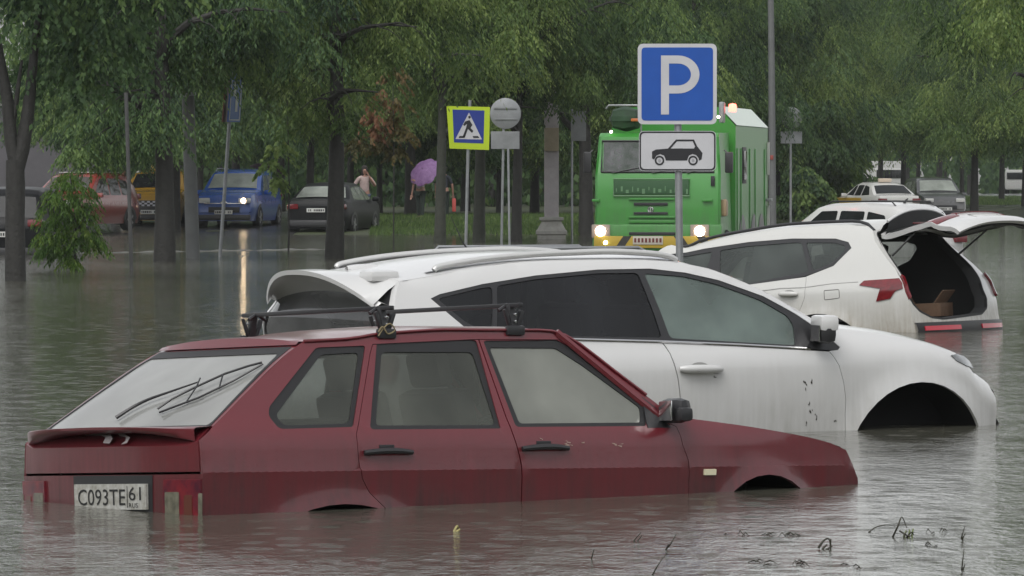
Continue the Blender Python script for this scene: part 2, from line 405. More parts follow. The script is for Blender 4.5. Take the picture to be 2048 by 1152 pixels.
class Car:
    def __init__(s, name, label, cat, fr, sg, plan, prof, arches=(), group=None, flare=.02, fw=.08):
        s.fr = fr; s.sg = sg; s.plan = plan; s.prof = prof; s.arches = list(arches); s.flare = flare; s.fw = fw
        s.root = empty(name, mat=fr.M); tag(s.root, label, cat, group)
        s.zt = None; s.rr = .1
    def Y(s, x, z):
        y = interp(s.plan, x) * interp(s.prof, z)
        if s.zt and z < s.zmax:
            t = interp(s.zt, x); k = z - (t - s.rr)
            if k > 0: k = min(k / s.rr, .97); y -= s.rr * .8 * (1 - math.sqrt(1 - k * k))
        for (cx, cz, r) in s.arches:
            d = math.hypot(x - cx, z - cz) - r
            if d < s.fw: y += s.flare * (1 - max(0, d) / s.fw)**1.5
        return y
    def S(s, x, z): return Vector((x, s.sg * s.Y(x, z), z))
    def N(s, x, z):
        e = .004; dx = (s.Y(x + e, z) - s.Y(x - e, z)) / (2 * e); dz = (s.Y(x, z + e) - s.Y(x, z - e)) / (2 * e)
        return Vector((-dx, s.sg, -dz)).normalized()
    def p(s, px, py):
        g = s.fr.plane(px, py, 1, s.sg * .75)
        return s.fr.inv(s.S, px, py, (g.x, g.z))
    def pts(s, L): return [s.p(*q[:2]) for q in L]
    def panel(s, name, mt, outer, holes=(), h=.055, off=0., rim=.02, both=True, parent=None, lines=(), smooth=30, label=None):
        mb = MB(); surf_panel(mb, s.S, outer, holes, h, off, rim, s.N, lines=lines)
        res = [mb.build(name, mt, parent or s.root, smooth)]
        if label: res[0]['label'] = label
        if both:
            m2 = MB(); m2.add([(v[0], -v[1], v[2]) for v in mb.v], [f[::-1] for f in mb.f]); res.append(m2.build(name, mt, parent or s.root, smooth))
        return res
    def window(s, outer, inner, gl, seal=None, both=True, d=-.012, parent=None, glass2=None):
        a = s.panel('window', seal or RUB, outer, [inner], off=-.006, rim=.012, both=both, h=.08, parent=parent)
        for i, w_ in enumerate(a):
            mb = MB(); sg = s.sg if i == 0 else -s.sg
            V, T = cdt(inset(inner, -.004), (), .12)
            P = [s.S(*v) + s.N(*v) * d for v in V]
            if i: P = [Vector((q.x, -q.y, q.z)) for q in P]
            mb.add(P, T).build('pane', gl if i == 0 or glass2 is None else glass2, w_, 30)
        return a
    def loft(s, name, mt, rows, parent=None, smooth=40):
        return MB().grid(rows).build(name, mt, parent or s.root, smooth)
    def wheel(s, x, y, z, r=.3, w_=.18, rimr=.62, parent=None):
        e = empty('wheel'); e.parent = s.root; e.location = (x, y, z)
        q = 1 if y > 0 else -1
        MB().lathe([(r * rimr, -w_ / 2), (r * .93, -w_ / 2), (r, -w_ * .35), (r, w_ * .35), (r * .93, w_ / 2), (r * rimr, w_ / 2)], 28, axis='y').build('tyre', TYRE, e, 35)
        mb = MB(); mb.lathe([(r * rimr, q * w_ * .42), (r * rimr * .9, q * w_ * .3), (r * rimr * .88, -q * w_ * .2)], 24, axis='y')
        mb.lathe([(.02, q * w_ * .33), (.06, q * w_ * .33), (.065, q * w_ * .2)], 12, axis='y')
        for k in range(5):
            a = 2 * math.pi * k / 5; mb.box((math.cos(a) * r * rimr * .5, q * w_ * .27, math.sin(a) * r * rimr * .5), (r * rimr * .95, .025, .05), Matrix.Rotation(-a, 3, 'Y'))
        mb.build('rim', RIM, e, 35)
    def liner(s, cx, cz, r, y0=.35, y1=.74):
        mb = MB()
        for q in (1, -1):
            mb.lathe([(r + .03, q * y1), (r + .03, q * y0), (.01, q * y0)], 24, c=(cx, 0, cz), axis='y')
        mb.build('wheel_arch_liner', DARK, s.root, 30)
def seat(mb, x, y, z, w_=.5, back=.62, head=True):
    M = Matrix.Rotation(R(-14), 3, 'Y')
    mb.box((x, y, z), (.5, w_, .16), bev=.05)
    mb.box(M @ Vector((0, 0, back / 2)) + Vector((x - .25, y, z)), (.13, w_, back), M, bev=.05)
    if head: mb.box(M @ Vector((0, 0, back + .1)) + Vector((x - .25, y, z)), (.09, .27, .18), M, bev=.035)

# ---------------------------------------------------------------- red hatchback, nearest
RED = paint("faded_red_paint", (.128, .011, .018), dirt_shade=(.035, .012, .012), amount=.6, rough=.3, coat=.6, zlo=.55, zhi=1.0)
GLF = glass('misted_glass', (.13, .14, .115), clear=.5, vs=1.6, rough=.12)
GLF2 = glass('misted_front_glass', (.24, .25, .22), clear=.2, vs=1.6, var=.3, rough=.12)
GLR = glass('misted_sky_rear_glass', (.34, .345, .33), clear=.1, vs=1.2, var=.25, rough=.12)  # pale colour holds the sky's reflection as well as the mist
def build_red():
    fr = Frame(37, 1.35, 2.9, 1, 430, 1030, (0.05, -.79, .55))
    prof = [(.1, .74), (.25, .785), (.45, .81), (.72, .822), (.750, .826), (.757, .816), (.80, .816), (.90, .806), (.945, .79), (.965, .772), (1.0, .757), (1.2, .675), (1.42, .585)]
    plan = [(-.1, .955), (.05, .972), (.5, .992), (1.4, 1), (2.9, .99), (3.4, .97), (3.8, .93), (4.15, .87)]
    c = Car('red_hatchback', 'old faded red five-door hatchback with black roof bars, flooded to its doors', 'car', fr, -1, plan, prof, flare=.022, fw=.075)
    P = c.pts
    fa = circle3(*P([(1458, 988), (1530, 949), (1603, 984)])); ra = circle3(*P([(600, 1026), (682, 1008), (762, 1020)]))
    fa = (fa[0], fa[1], fa[2]); c.arches = [fa, ra]
    # seams
    Cs = P([(745, 688), (740, 705), (716, 850), (712, 868), (716, 915), (724, 957), (738, 985)])
    zs = .26
    Cs[-1] = (Cs[-1][0], Cs[-1][1]); Cs += [(Cs[-1][0] + .14, .52), (Cs[-1][0] + .2, zs)]
    Bs = P([(957, 678), (1021, 855), (1030, 880), (1043, 930), (1043, 1000)]); Bs.append((Bs[-1][0], zs))
    As = P([(1120, 679), (1200, 738), (1296, 806), (1322, 838), (1353, 853), (1366, 890), (1377, 920), (1378, 980)]); As.append((As[-1][0], zs))
    rdoor = Cs + Bs[::-1]
    fdoor = Bs + As[::-1]
    union = Cs + As[::-1]
    union = Cs + [(As[-1][0], zs)] + As[:-1][::-1] + [Bs[0]]
    # glass openings
    qo = rounded(P([(632, 695), (731, 691), (707, 854), (560, 858), (537, 832), (538, 814)]), .02)
    qi = rounded(P([(643, 708), (719, 704), (699, 846), (568, 850), (552, 830)]), .03)
    ro = rounded(P([(754, 681), (953, 680), (1004, 857), (742, 859)]), .02); ri = rounded(P([(764, 703), (946, 703), (993, 849), (752, 850)]), .03)
    fo = rounded(P([(966, 681), (1116, 680), (1178, 716), (1290, 806), (1294, 852), (1033, 854)]), .02)
    fi = rounded(P([(980, 694), (1112, 695), (1165, 729), (1281, 814), (1283, 844), (1040, 846)]), .02)
    top = P([(607, 683), (700, 678), (745, 670), (800, 665), (900, 660), (1015, 661), (1075, 661), (1112, 664), (1138, 676), (1230, 744), (1312, 806), (1340, 828)])
    hood = P([(1360, 834), (1394, 839), (1470, 849), (1558, 863), (1620, 875), (1661, 886), (1692, 900), (1705, 928), (1716, 962)])
    rear = P([(405, 950), (399, 880), (428, 851), (500, 778), (575, 706), (607, 683)])
    xr = rear[0][0]; xn = hood[-1][0]
    def arch(a, n=16):
        cx, cz, r = a; q0 = math.asin(max(-1, min(1, (zs - cz) / r)))
        return [(cx + r * math.cos(q0 + (math.pi - 2 * q0) * k / n), cz + r * math.sin(q0 + (math.pi - 2 * q0) * k / n)) for k in range(n + 1)]
    outline = rear[:-1] + top + hood + [(xn - .01, .45), (xn - .06, zs)] + arch(fa) + arch(ra) + [(xr + .05, zs), (xr + .005, .5)]
    crease = [(xr + .01, .752), (xn - .1, .752)]
    bd = c.panel('body', RED, outline, [union, qo], h=.05, lines=[crease])
    g = .0035
    dr = []
    for dp, hole, inn in ((rdoor, ro, ri), (fdoor, fo, fi)):
        d = c.panel('door', RED, inset(dp, g), [hole], h=.05, lines=[crease]); dr.append(d)
        for i, q in enumerate(d):
            pass
    # windows (each a part of the car, pane below it)
    c.window(qo, qi, GLF); c.window(ro, ri, GLF); c.window(fo, fi, GLF2)
    # handles
    for di, (hx0, hx1, hy, lock) in enumerate(((726, 822, 906, 0), (1042, 1134, 898, 1))):
        a = c.p(hx0, hy); b = c.p(hx1, hy - 1)
        for sgn, dd in ((1, dr[di][0]), (-1, dr[di][1])):
            mb = MB()
            def q(x, z, o): v = c.S(x, z) + c.N(x, z) * o; v.y *= sgn; return v
            n = 10; pts = [q(lerp(a[0], b[0], k / n), lerp(a[1], b[1], k / n) + .006 * math.sin(math.pi * k / n), .012 + .016 * math.sin(math.pi * k / n)) for k in range(n + 1)]
            mb.tube(pts, [.012 + .004 * math.sin(math.pi * k / n) for k in range(n + 1)], 8)
            xm = (a[0] + b[0]) / 2
            mb.box(q(xm, a[1] + .028, 0.0), (.09, .006, .022), bev=.003)
            o = mb.build('handle', BLK, dd, 40)
            if lock: m2 = MB(); m2.lathe([(.001, .02), (.007, .02), (.009, .01)], 10, c=q(a[0] + .045, a[1] + .002, .02), axis='y'); m2.build('lock', CHR, o)
    # side repeater on the front fender
    a = c.p(1407, 950); b = c.p(1430, 938)
    c.panel('indicator_lamp', mat('pale_lens', (.75, .7, .5), .3), [a, (b[0], a[1]), b, (a[0], b[1])], off=.012, rim=.014, h=.05)
    # tail surface between the two rear edges
    ez = sorted([(z, x) for (x, z) in rear + [(xr + .005, .5), (xr + .05, zs)]])
    def B(z): return interp(ez, z)
    def T(u, z):
        y = c.Y(B(z), z) - .001; bow = interp([(.2, .05), (.9, .055), (1.0, .05), (1.4, .03)], z)
        return Vector((B(z) - bow * (1 - abs(u)**3), y * u, z))
    def TN(u, z):
        e = .01; a = T(u + e, z) - T(u - e, z); b = T(u, z + e) - T(u, z - e); n_ = b.cross(a); n_.normalize(); return n_ if n_.x < 0 else -n_
    def t(px, py, g=(-.2, .8)): return fr.inv(T, px, py, g)
    def tp(L, g=(-.2, .8)): return [t(*q, g=g) for q in L]
    zb = .952
    ztail = T
    def tpan(name, mt, outer, holes=(), off=0, rim=.015, h=.08, smooth=35, label=None, parent=None):
        mb = MB(); surf_panel(mb, T, outer, holes, h, off, rim, TN); o = mb.build(name, mt, parent or c.root, smooth)
        if label: o['label'] = label
        return o
    zl = t(250, 950)[1]
    gate = tpan('tailgate', RED, [(-.985, zl + .012), (.985, zl + .012), (.985, .9), (.97, .965), (-.97, .965), (-.985, .9)])
    # hatch frame and glass
    zt_ = top[0][1] - .004
    def sy(L): return L + [(-a, b) for a, b in L[::-1]]
    fo_ = sy([(-.995, zt_ - .01), (-.995, .966)]); 
    fg = [(-.93, zt_ - .075), (-.93, .975)]
    frame_o = [(-1, .966), (1, .966), (1, zt_), (-1, zt_)]
    so_ = [(-.975, .97), (.975, .97), (.955, zt_ - .022), (-.955, zt_ - .022)]
    gi_ = rounded([(-.955, .974), (.955, .974), (.915, zt_ - .055), (-.915, zt_ - .055)], .03)
    tpan('hatch_frame', RED, frame_o, [so_], rim=.03, h=.07)
    sl_ = tpan('rear_window', RUB, so_, [gi_], off=.002, h=.08)
    mb = MB(); surf_panel(mb, T, inset(gi_, -.003), (), .12, -.002, N=TN); mb.build('pane', GLR, sl_, 30)
    # wiper on the glass
    mb = MB()
    def W(px, py, o=.02): a_, b_ = t(px, py, (-.2, 1.1)); return T(a_, b_) + TN(a_, b_) * o
    arm = cr([(236, 842), (268, 822), (300, 806), (345, 790), (400, 771)], 4); mb.tube([W(x, y, .02) for x, y in arm], [lerp(.011, .004, i / (len(arm) - 1)) for i in range(len(arm))], 6)
    mb.tube([W(321, 829, .012), W(400, 800, .014), W(470, 766, .014), W(528, 732, .012)], .0055, 6)
    mb.tube([W(321, 828, .03), W(350, 808, .03), (W(400, 783, .03)), W(455, 758, .03), W(500, 741, .025), W(527, 732, .02)], .006, 6)
    mb.tube([W(375, 808, .012), W(400, 785, .035), W(408, 770, .04)], .004, 5); mb.tube([W(440, 782, .012), W(452, 762, .035)], .004, 5)
    mb.build('wiper', BLK, c.root, 40)
    # spoiler lip
    rows = []
    for k in range(41):
        u = -1 + 2 * k / 40; e = abs(u)**6
        p0 = T(u * .995, .972) + Vector((.01, 0, 0)); out = lerp(.085, .03, abs(u)**5)
        dz = -.012 + .018 * (1 - u * u); th = lerp(.010, .045, abs(u)**4)
        base = T(u * .995, .93)
        rows.append([p0, Vector((base.x - out * .6, p0.y, .972 + dz * .6)), Vector((base.x - out, p0.y, .968 + dz)), Vector((base.x - out * .98, p0.y, .96 + dz - th * .4)), Vector((base.x - out * .8, p0.y, .957 + dz - th)), Vector((T(u * .995, .945).x + .002, p0.y, .95 + dz - th * 1.5))])
    c.loft('spoiler', RED, rows, gate, 50)
    # flaked paint marks under the lip
    fl = mat('flaked_primer', (.42, .38, .38), .7); mb = MB()
    def chip(L, g=(-.2, .9)):
        q = tp([(x, y + 8) for x, y in L], g); surf_panel(mb, T, q, (), .05, .0035, N=TN)
    chip([(170, 861), (205, 861), (206, 864), (170, 864)]); chip([(204, 860), (214, 863), (222, 860), (226, 870), (220, 879), (207, 878), (212, 868), (204, 865)])
    chip([(236, 861), (250, 861), (261, 868), (255, 878), (243, 881), (252, 874), (252, 867), (240, 865)]); chip([(315, 861), (328, 861), (328, 864), (315, 864)])
    mb.build('flaked_paint', fl, gate, 0)
    # lower tail: recess, lamps, plate
    tpan('tail_panel', RED, [(-1, .3), (1, .3), (1, zl), (-1, zl)], rim=.01)
    ll = tp([(330, 962), (432, 962), (432, 1040), (330, 1040)]); 
    u0, u1 = ll[0][0], -.999; z0 = zl - .025
    lens_w = mat('clear_lens', (.2, .19, .14), .3, coat=.3, var=.7, vscale=22); lens_a = mat('amber_lens', (.10, .03, .02), .3, coat=.3)
    for q in (1, -1):
        lam = tpan('tail_lamp', mat('old_red_lens', (.20, .012, .018), .3, coat=.3, var=.8, vscale=14, vcol=(.05, .008, .02)), [(q * u0, z0), (q * u1, z0), (q * u1, .47), (q * u0, .47)], off=.012, rim=.02)
        for (pa, pb, ya, yb, mt, nm) in ((334, 362, 984, 1040, lens_w, 'reversing_lens'), (372, 388, 990, 1040, lens_a, 'indicator_lens'), (408, 428, 986, 1040, lens_w, 'side_lens')):
            a_ = t(pa, ya)[0]; b_ = max(-.985, t(pb, ya)[0]); zq = t((pa + pb) / 2, ya)[1]
            tpan(nm, mt, rounded([(q * a_, zq), (q * b_, zq), (q * b_, .5), (q * a_, .5)], .01), off=.015, rim=.004, parent=lam)
    pc = tp([(155, 968), (298, 968), (298, 1019), (155, 1019)])
    pz1 = (pc[0][1] + pc[1][1]) / 2; pz0 = (pc[2][1] + pc[3][1]) / 2; pu0, pu1 = pc[1][0], pc[0][0]
    tpan('plate_recess', BLK, [(pu0 - .04, zl - .002), (pu1 + .04, zl - .002), (pu1 + .04, .5), (pu0 - .04, .5)], off=.003, rim=0)
    wp = mat('plate_white', (.5, .5, .48), .45, var=.35, vscale=30, vcol=(.25, .24, .2)); pl = tpan('number_plate', wp, [(pu0, pz0), (pu1, pz0), (pu1, pz1), (pu0, pz1)], off=.02, rim=.015, smooth=0)
    ink = mat('plate_ink', (.015, .015, .015), .6)
    def glyphs(txt, ua, ub, za, zb_, depth=.0225):
        vs, fs = text_mesh(txt, 1, 0); x0, x1 = min(v.x for v in vs), max(v.x for v in vs); y0, y1 = min(v.y for v in vs), max(v.y for v in vs)
        mb = MB(); P_ = []
        for v in vs:
            u = lerp(ua, ub, (v.x - x0) / (x1 - x0)); z = lerp(za, zb_, (v.y - y0) / (y1 - y0)); P_.append(T(u, z) + TN(u, z) * depth)
        mb.add(P_, fs); return mb
    hh = pz1 - pz0; uw = pu1 - pu0
    # seen from behind: left of the plate is the +u side
    m = glyphs('C093TE', pu1 - uw * .06, pu0 + uw * .27, pz0 + hh * .17, pz1 - hh * .2); m2 = glyphs('61', pu0 + uw * .22, pu0 + uw * .06, pz0 + hh * .36, pz1 - hh * .12); m3 = glyphs('RUS', pu0 + uw * .22, pu0 + uw * .10, pz0 + hh * .08, pz0 + hh * .26)
    m.add(m2.v, m2.f); m.add(m3.v, m3.f)
    for (ua, ub, za, zb_) in ((pu0 + uw * .238, pu0 + uw * .246, pz0 + .008, pz1 - .008),):
        surf_panel(m, T, [(ua, za), (ub, za), (ub, zb_), (ua, zb_)], (), .1, .0225, N=TN)
    m.build('plate_lettering', ink, pl, 0)
    bl = tpan('plate_light_bar', mat('worn_bumper_trim', (.45, .43, .38), .5), [(pu0 + uw * .25, pz0 - .018), (pu1 - uw * .2, pz0 - .018), (pu1 - uw * .2, pz0 - .006), (pu0 + uw * .25, pz0 - .006)], off=.02, rim=.01)
    mb = MB(); rows = [[T(u, .46) + TN(u, .46) * o + Vector((0, 0, dz)) for (o, dz) in ((0, .03), (.07, .03), (.09, 0), (.07, -.08), (0, -.09))] for u in [-1.02 + 2.04 * k / 16 for k in range(17)]]
    mb.grid(rows).build('bumper', BLK, c.root, 40)
    # roof with its gutter and rear lip
    tt = sorted([(x, z) for (x, z) in top]); xa, xb = tt[0][0], P([(1112, 664)])[0][0]
    rows = []
    for i in range(19):
        x = lerp(xa - .03, xb, i / 18); ze = interp(tt, max(x, xa)) - .001; ye = c.Y(x, ze); row = []
        dip = .02 * max(0, 1 - (x - xa + .03) / .1)
        for k in range(17):
            a = math.pi * k / 16; y = -ye * math.cos(a); row.append(Vector((x - .03 * (1 - (y / ye)**2) * (1 - i / 18), y, ze + .035 * (1 - abs(y / ye)**2.4) - dip * (1 - abs(y / ye)**4) * .3)))
        rows.append(row)
    rows.insert(0, [T(v.y / abs(rows[0][0].y), zt_ - .012) + Vector((-.016, 0, 0)) for v in rows[0]])
    rf = c.loft('roof', RED, rows)
    # gutter rail along both sides
    mb = MB()
    for q in (1, -1):
        pts = []
        for i in range(25):
            x = lerp(xa, As[2][0], i / 24); z = interp(tt, x); v = c.S(x, z); pts.append(Vector((v.x, q * (abs(v.y) + .004), v.z + .002)))
        mb.tube(pts, .0085, 6)
    mb.build('gutter', RED, rf, 60)
    # windscreen, bonnet, nose
    wt = rows[-1]; cow = tt[-1]; hz = sorted([(x, z) for x, z in hood]); xh0 = hz[0][0] - .02
    wb = []
    for v in wt:
        f = v.y / abs(wt[0].y); yb = c.Y(xh0 - .1, .95) * .97 * f; wb.append(Vector((xh0 - .06 + .12 * (1 - f * f), yb, .955 + .01)))
    ws = [[a.lerp(b, k / 6) for a, b in zip(wt, wb)] for k in range(7)]
    c.loft('windscreen', GLF, ws)
    mb = MB()
    for e in (0, -1): MB().tube([r_[e] for r_ in ws], .02, 6).build('windscreen_pillar', RED, c.root, 40)
    xh1 = hz[-3][0] if len(hz) > 3 else xn
    hx = [(x, z) for x, z in hz if z > .72]; xh1 = hx[-1][0]
    rows = []
    for i in range(15):
        x = lerp(xh0 - .06, xh1, i / 14); ze = interp(sorted(hx), x) if x > hx[0][0] else hx[0][1] + (hx[0][0] - x) * .1; ye = c.Y(x, ze) - .002; row = []
        for k in range(15):
            a = math.pi * k / 14; y = -ye * math.cos(a); row.append(Vector((x + .05 * (1 - (y / ye)**2) * (i / 14), y, ze + .03 * (1 - abs(y / ye)**3))))
        rows.append(row)
    c.loft('bonnet', RED, rows)
    last = rows[-1]; nose = [last]
    for z in (.68, .6, .45, .26):
        xx = interp(sorted([(z_, x_) for x_, z_ in hood] + [(.45, xn - .01), (.26, xn - .06)]), z)
        nose.append([Vector((xx + .05 * (1 - (v.y / last[0].y)**2), v.y / abs(last[0].y) * c.Y(xx, z), z)) for v in last])
    c.loft('front_panel', RED, nose)
    for q in (1, -1):
        mb = MB(); mb.box((xn + .0, q * .5, .66), (.08, .34, .13), bev=.02); mb.build('headlight', mat('headlight_glass', (.5, .5, .48), .1, coat=.8), c.root, 40)
    mb = MB(); mb.box((xn + .05, 0, .66), (.05, .6, .12), bev=.01)
    for k in range(5): mb.box((xn + .08, 0, .62 + .02 * k), (.01, .58, .006))
    mb.build('grille', BLK, c.root, 40)
    # cowl bits and mirrors
    mb = MB(); a = c.p(1345, 838); b = c.p(1390, 846)
    mb.tube([c.S(a[0], a[1] + .0) + Vector((0, .04, -.005)), c.S(*b) + Vector((0, .02, .005))], .012, 6)
    mb.build('hood_hinge_cover', RED, c.root)
    for q in (1, -1):
        a = c.p(1322, 822); o = c.S(*a); 
        mb = MB(); mb.box((0, 0, 0), (.09, .17, .125), Matrix.Rotation(R(-12), 3, 'Z'), bev=.043)
        mb.box((-.02, .1, -.02), (.08, .06, .07), bev=.02)
        mb2 = MB(); mb2.add([Vector((v[0], v[1] * q, v[2])) + Vector((o.x + .02, q * (abs(o.y) * 1 + .085) * -1 * -1 if q > 0 else -(abs(o.y) + .085), o.z + .0)) for v in mb.v], mb.f)
        if q > 0: mb2.v = [(v[0], v[1], v[2]) for v in mb2.v]
        mo = mb2.build('mirror', BLK, c.root, 40)
        if q < 0:
            m3 = MB(); m3.tube([Vector((o.x + .085, -(abs(o.y) + .0 + .03 * k), o.z + .055 - .02 * k)) for k in range(5)], .012, 6)
            m3.build('mirror_edge', mat('bare_rusty_metal', (.12, .035, .03), .6), mo)
        mg = MB(); mg.box((o.x - .043, q * (abs(o.y) + .09), o.z), (.006, .14, .1), Matrix.Rotation(R(-12 * -q), 3, 'Z'), bev=.002); mg.build('mirror_glass', CHR, mo, 40)
        m4 = MB(); m4.poly([c.S(a[0] - .12, a[1] - .085) * 1, c.S(a[0] + .03, a[1] - .085), c.S(a[0] - .03, a[1] + .02), c.S(a[0] - .1, a[1] + .075)], (0, .01, 0))
        if q > 0: m4.v = [(v[0], -v[1], v[2]) for v in m4.v]
        m4.build('mirror_foot', BLK, mo)
    # scratches by the front door handle
    sc = MB(); random.seed(4)
    def scr(x, y, l, hgt, n):
        for _ in range(n):
            px, py = x + random.uniform(0, l), y + random.uniform(-hgt, hgt)
            dx, dy = random.uniform(3, 11), random.uniform(-4, 3)
            q = P([(px, py), (px + dx, py + dy), (px + dx - 1, py + dy + random.uniform(1.2, 3))]); surf_panel(sc, c.S, q, (), .3, .002, N=c.N)
    scr(1125, 886, 12, 4, 9); scr(1160, 885, 8, 4, 3); scr(1222, 888, 16, 3, 6); scr(1078, 878, 4, 3, 2)
    sc.build('paint_scratches', mat('scratch_primer', (.33, .24, .2), .8), dr[1][0], 0)
    # roof bars
    def zr(x): return interp(tt, x)
    for (nx, ny, fx, fy, bx, by) in ((770, 655, 490, 655, 785, 621), (1028, 662, 748, 662, 1035, 611)):
        g_ = c.p(nx, ny + 5); xx = g_[0]; z0 = zr(xx); ye = c.Y(xx, z0)
        zz = z0 + .125
        mb = MB(); e_ = empty('roof_bar'); e_.parent = c.root
        mb.box((xx, 0, zz), (.028, 2 * ye + .12, .022), bev=.004); mb.build('crossbar', BLK, e_, 40)
        for q in (1, -1):
            mb = MB(); y = q * ye
            mb.box((xx + .0, y * .97, z0 + .065), (.035, .03, .13), Matrix.Rotation(R(q * 10), 3, 'X'), bev=.006)
            mb.box((xx + .035, y * .985, z0 + .05), (.02, .03, .11), Matrix.Rotation(R(22), 3, 'Y'), bev=.005)
            mb.box((xx - .035, y * .985, z0 + .06), (.015, .02, .1), Matrix.Rotation(R(-20), 3, 'Y'), bev=.004)
            mb.box((xx, y * 1.015, z0 + .0), (.11, .03, .05), bev=.012)
            mb.tube([(xx - .05, y * .9, z0 + .1), (xx, y * .9, z0 + .13), (xx + .05, y * .9, z0 + .1)], .01, 6)
            ft = mb.build('foot', BLK, e_, 40)
            mb = MB()
            for dz in (.08, .045): mb.lathe([(.001, 0), (.007, .001), (.007, .012)], 8, c=(xx, y + q * .018, z0 + dz), axis='y')
            mb.build('bolt', CHR, ft)
    a_, b_ = c.p(752, 668), c.p(785, 660)
    mb = MB(); o = c.S(*a_)
    pts = [o + Vector((.0, -.02, -.01)), o + Vector((.03, -.025, .03)), o + Vector((.07, -.02, .05)), o + Vector((.1, -.02, .02)), o + Vector((.05, -.03, .0)), o + Vector((.02, -.03, .035)), o + Vector((.0, -.02, .01))]
    mb.tube(cr(pts, 4), .004, 5); mb.build('rope', mat('frayed_rope', (.22, .18, .1), .9), c.root)
    # cabin
    mb = MB(); mb.box((2.0, 0, .33), (2.6, 1.4, .06)); mb.box((.55, 0, .6), (.9, 1.3, .5)); mb.box((2.75, 0, .78), (.4, 1.36, .22), bev=.06)
    mb.build('cabin_floor', DARK, c.root)
    mb = MB(); seat(mb, 2.05, -.36, .55); seat(mb, 2.05, .36, .55); mb.box((1.25, 0, .58), (.5, 1.25, .2), bev=.06); mb.box((.98, 0, .8), (.16, 1.25, .42), bev=.06)
    mb.build('seats', mat('seat_cloth', (.03, .03, .032), .9), c.root, 40)
    mb = MB(); mb.tube([Vector((2.48, .36, .86)) + Matrix.Rotation(R(25), 3, 'Y') @ Vector((0, .18 * math.cos(a), .18 * math.sin(a))) for a in [2 * math.pi * k / 20 for k in range(21)]], .014, 6); mb.tube([(2.75, .36, .75), (2.48, .36, .86)], .02, 6); mb.build('steering_wheel', BLK, c.root)
    for a in (fa, ra):
        r_ = .27; c.liner(a[0], a[1], a[2]); 
        for q in (1, -1): c.wheel(a[0], q * .7, .27, .27, .17)
    return c
CARS = {}
CARS['red'] = build_red()
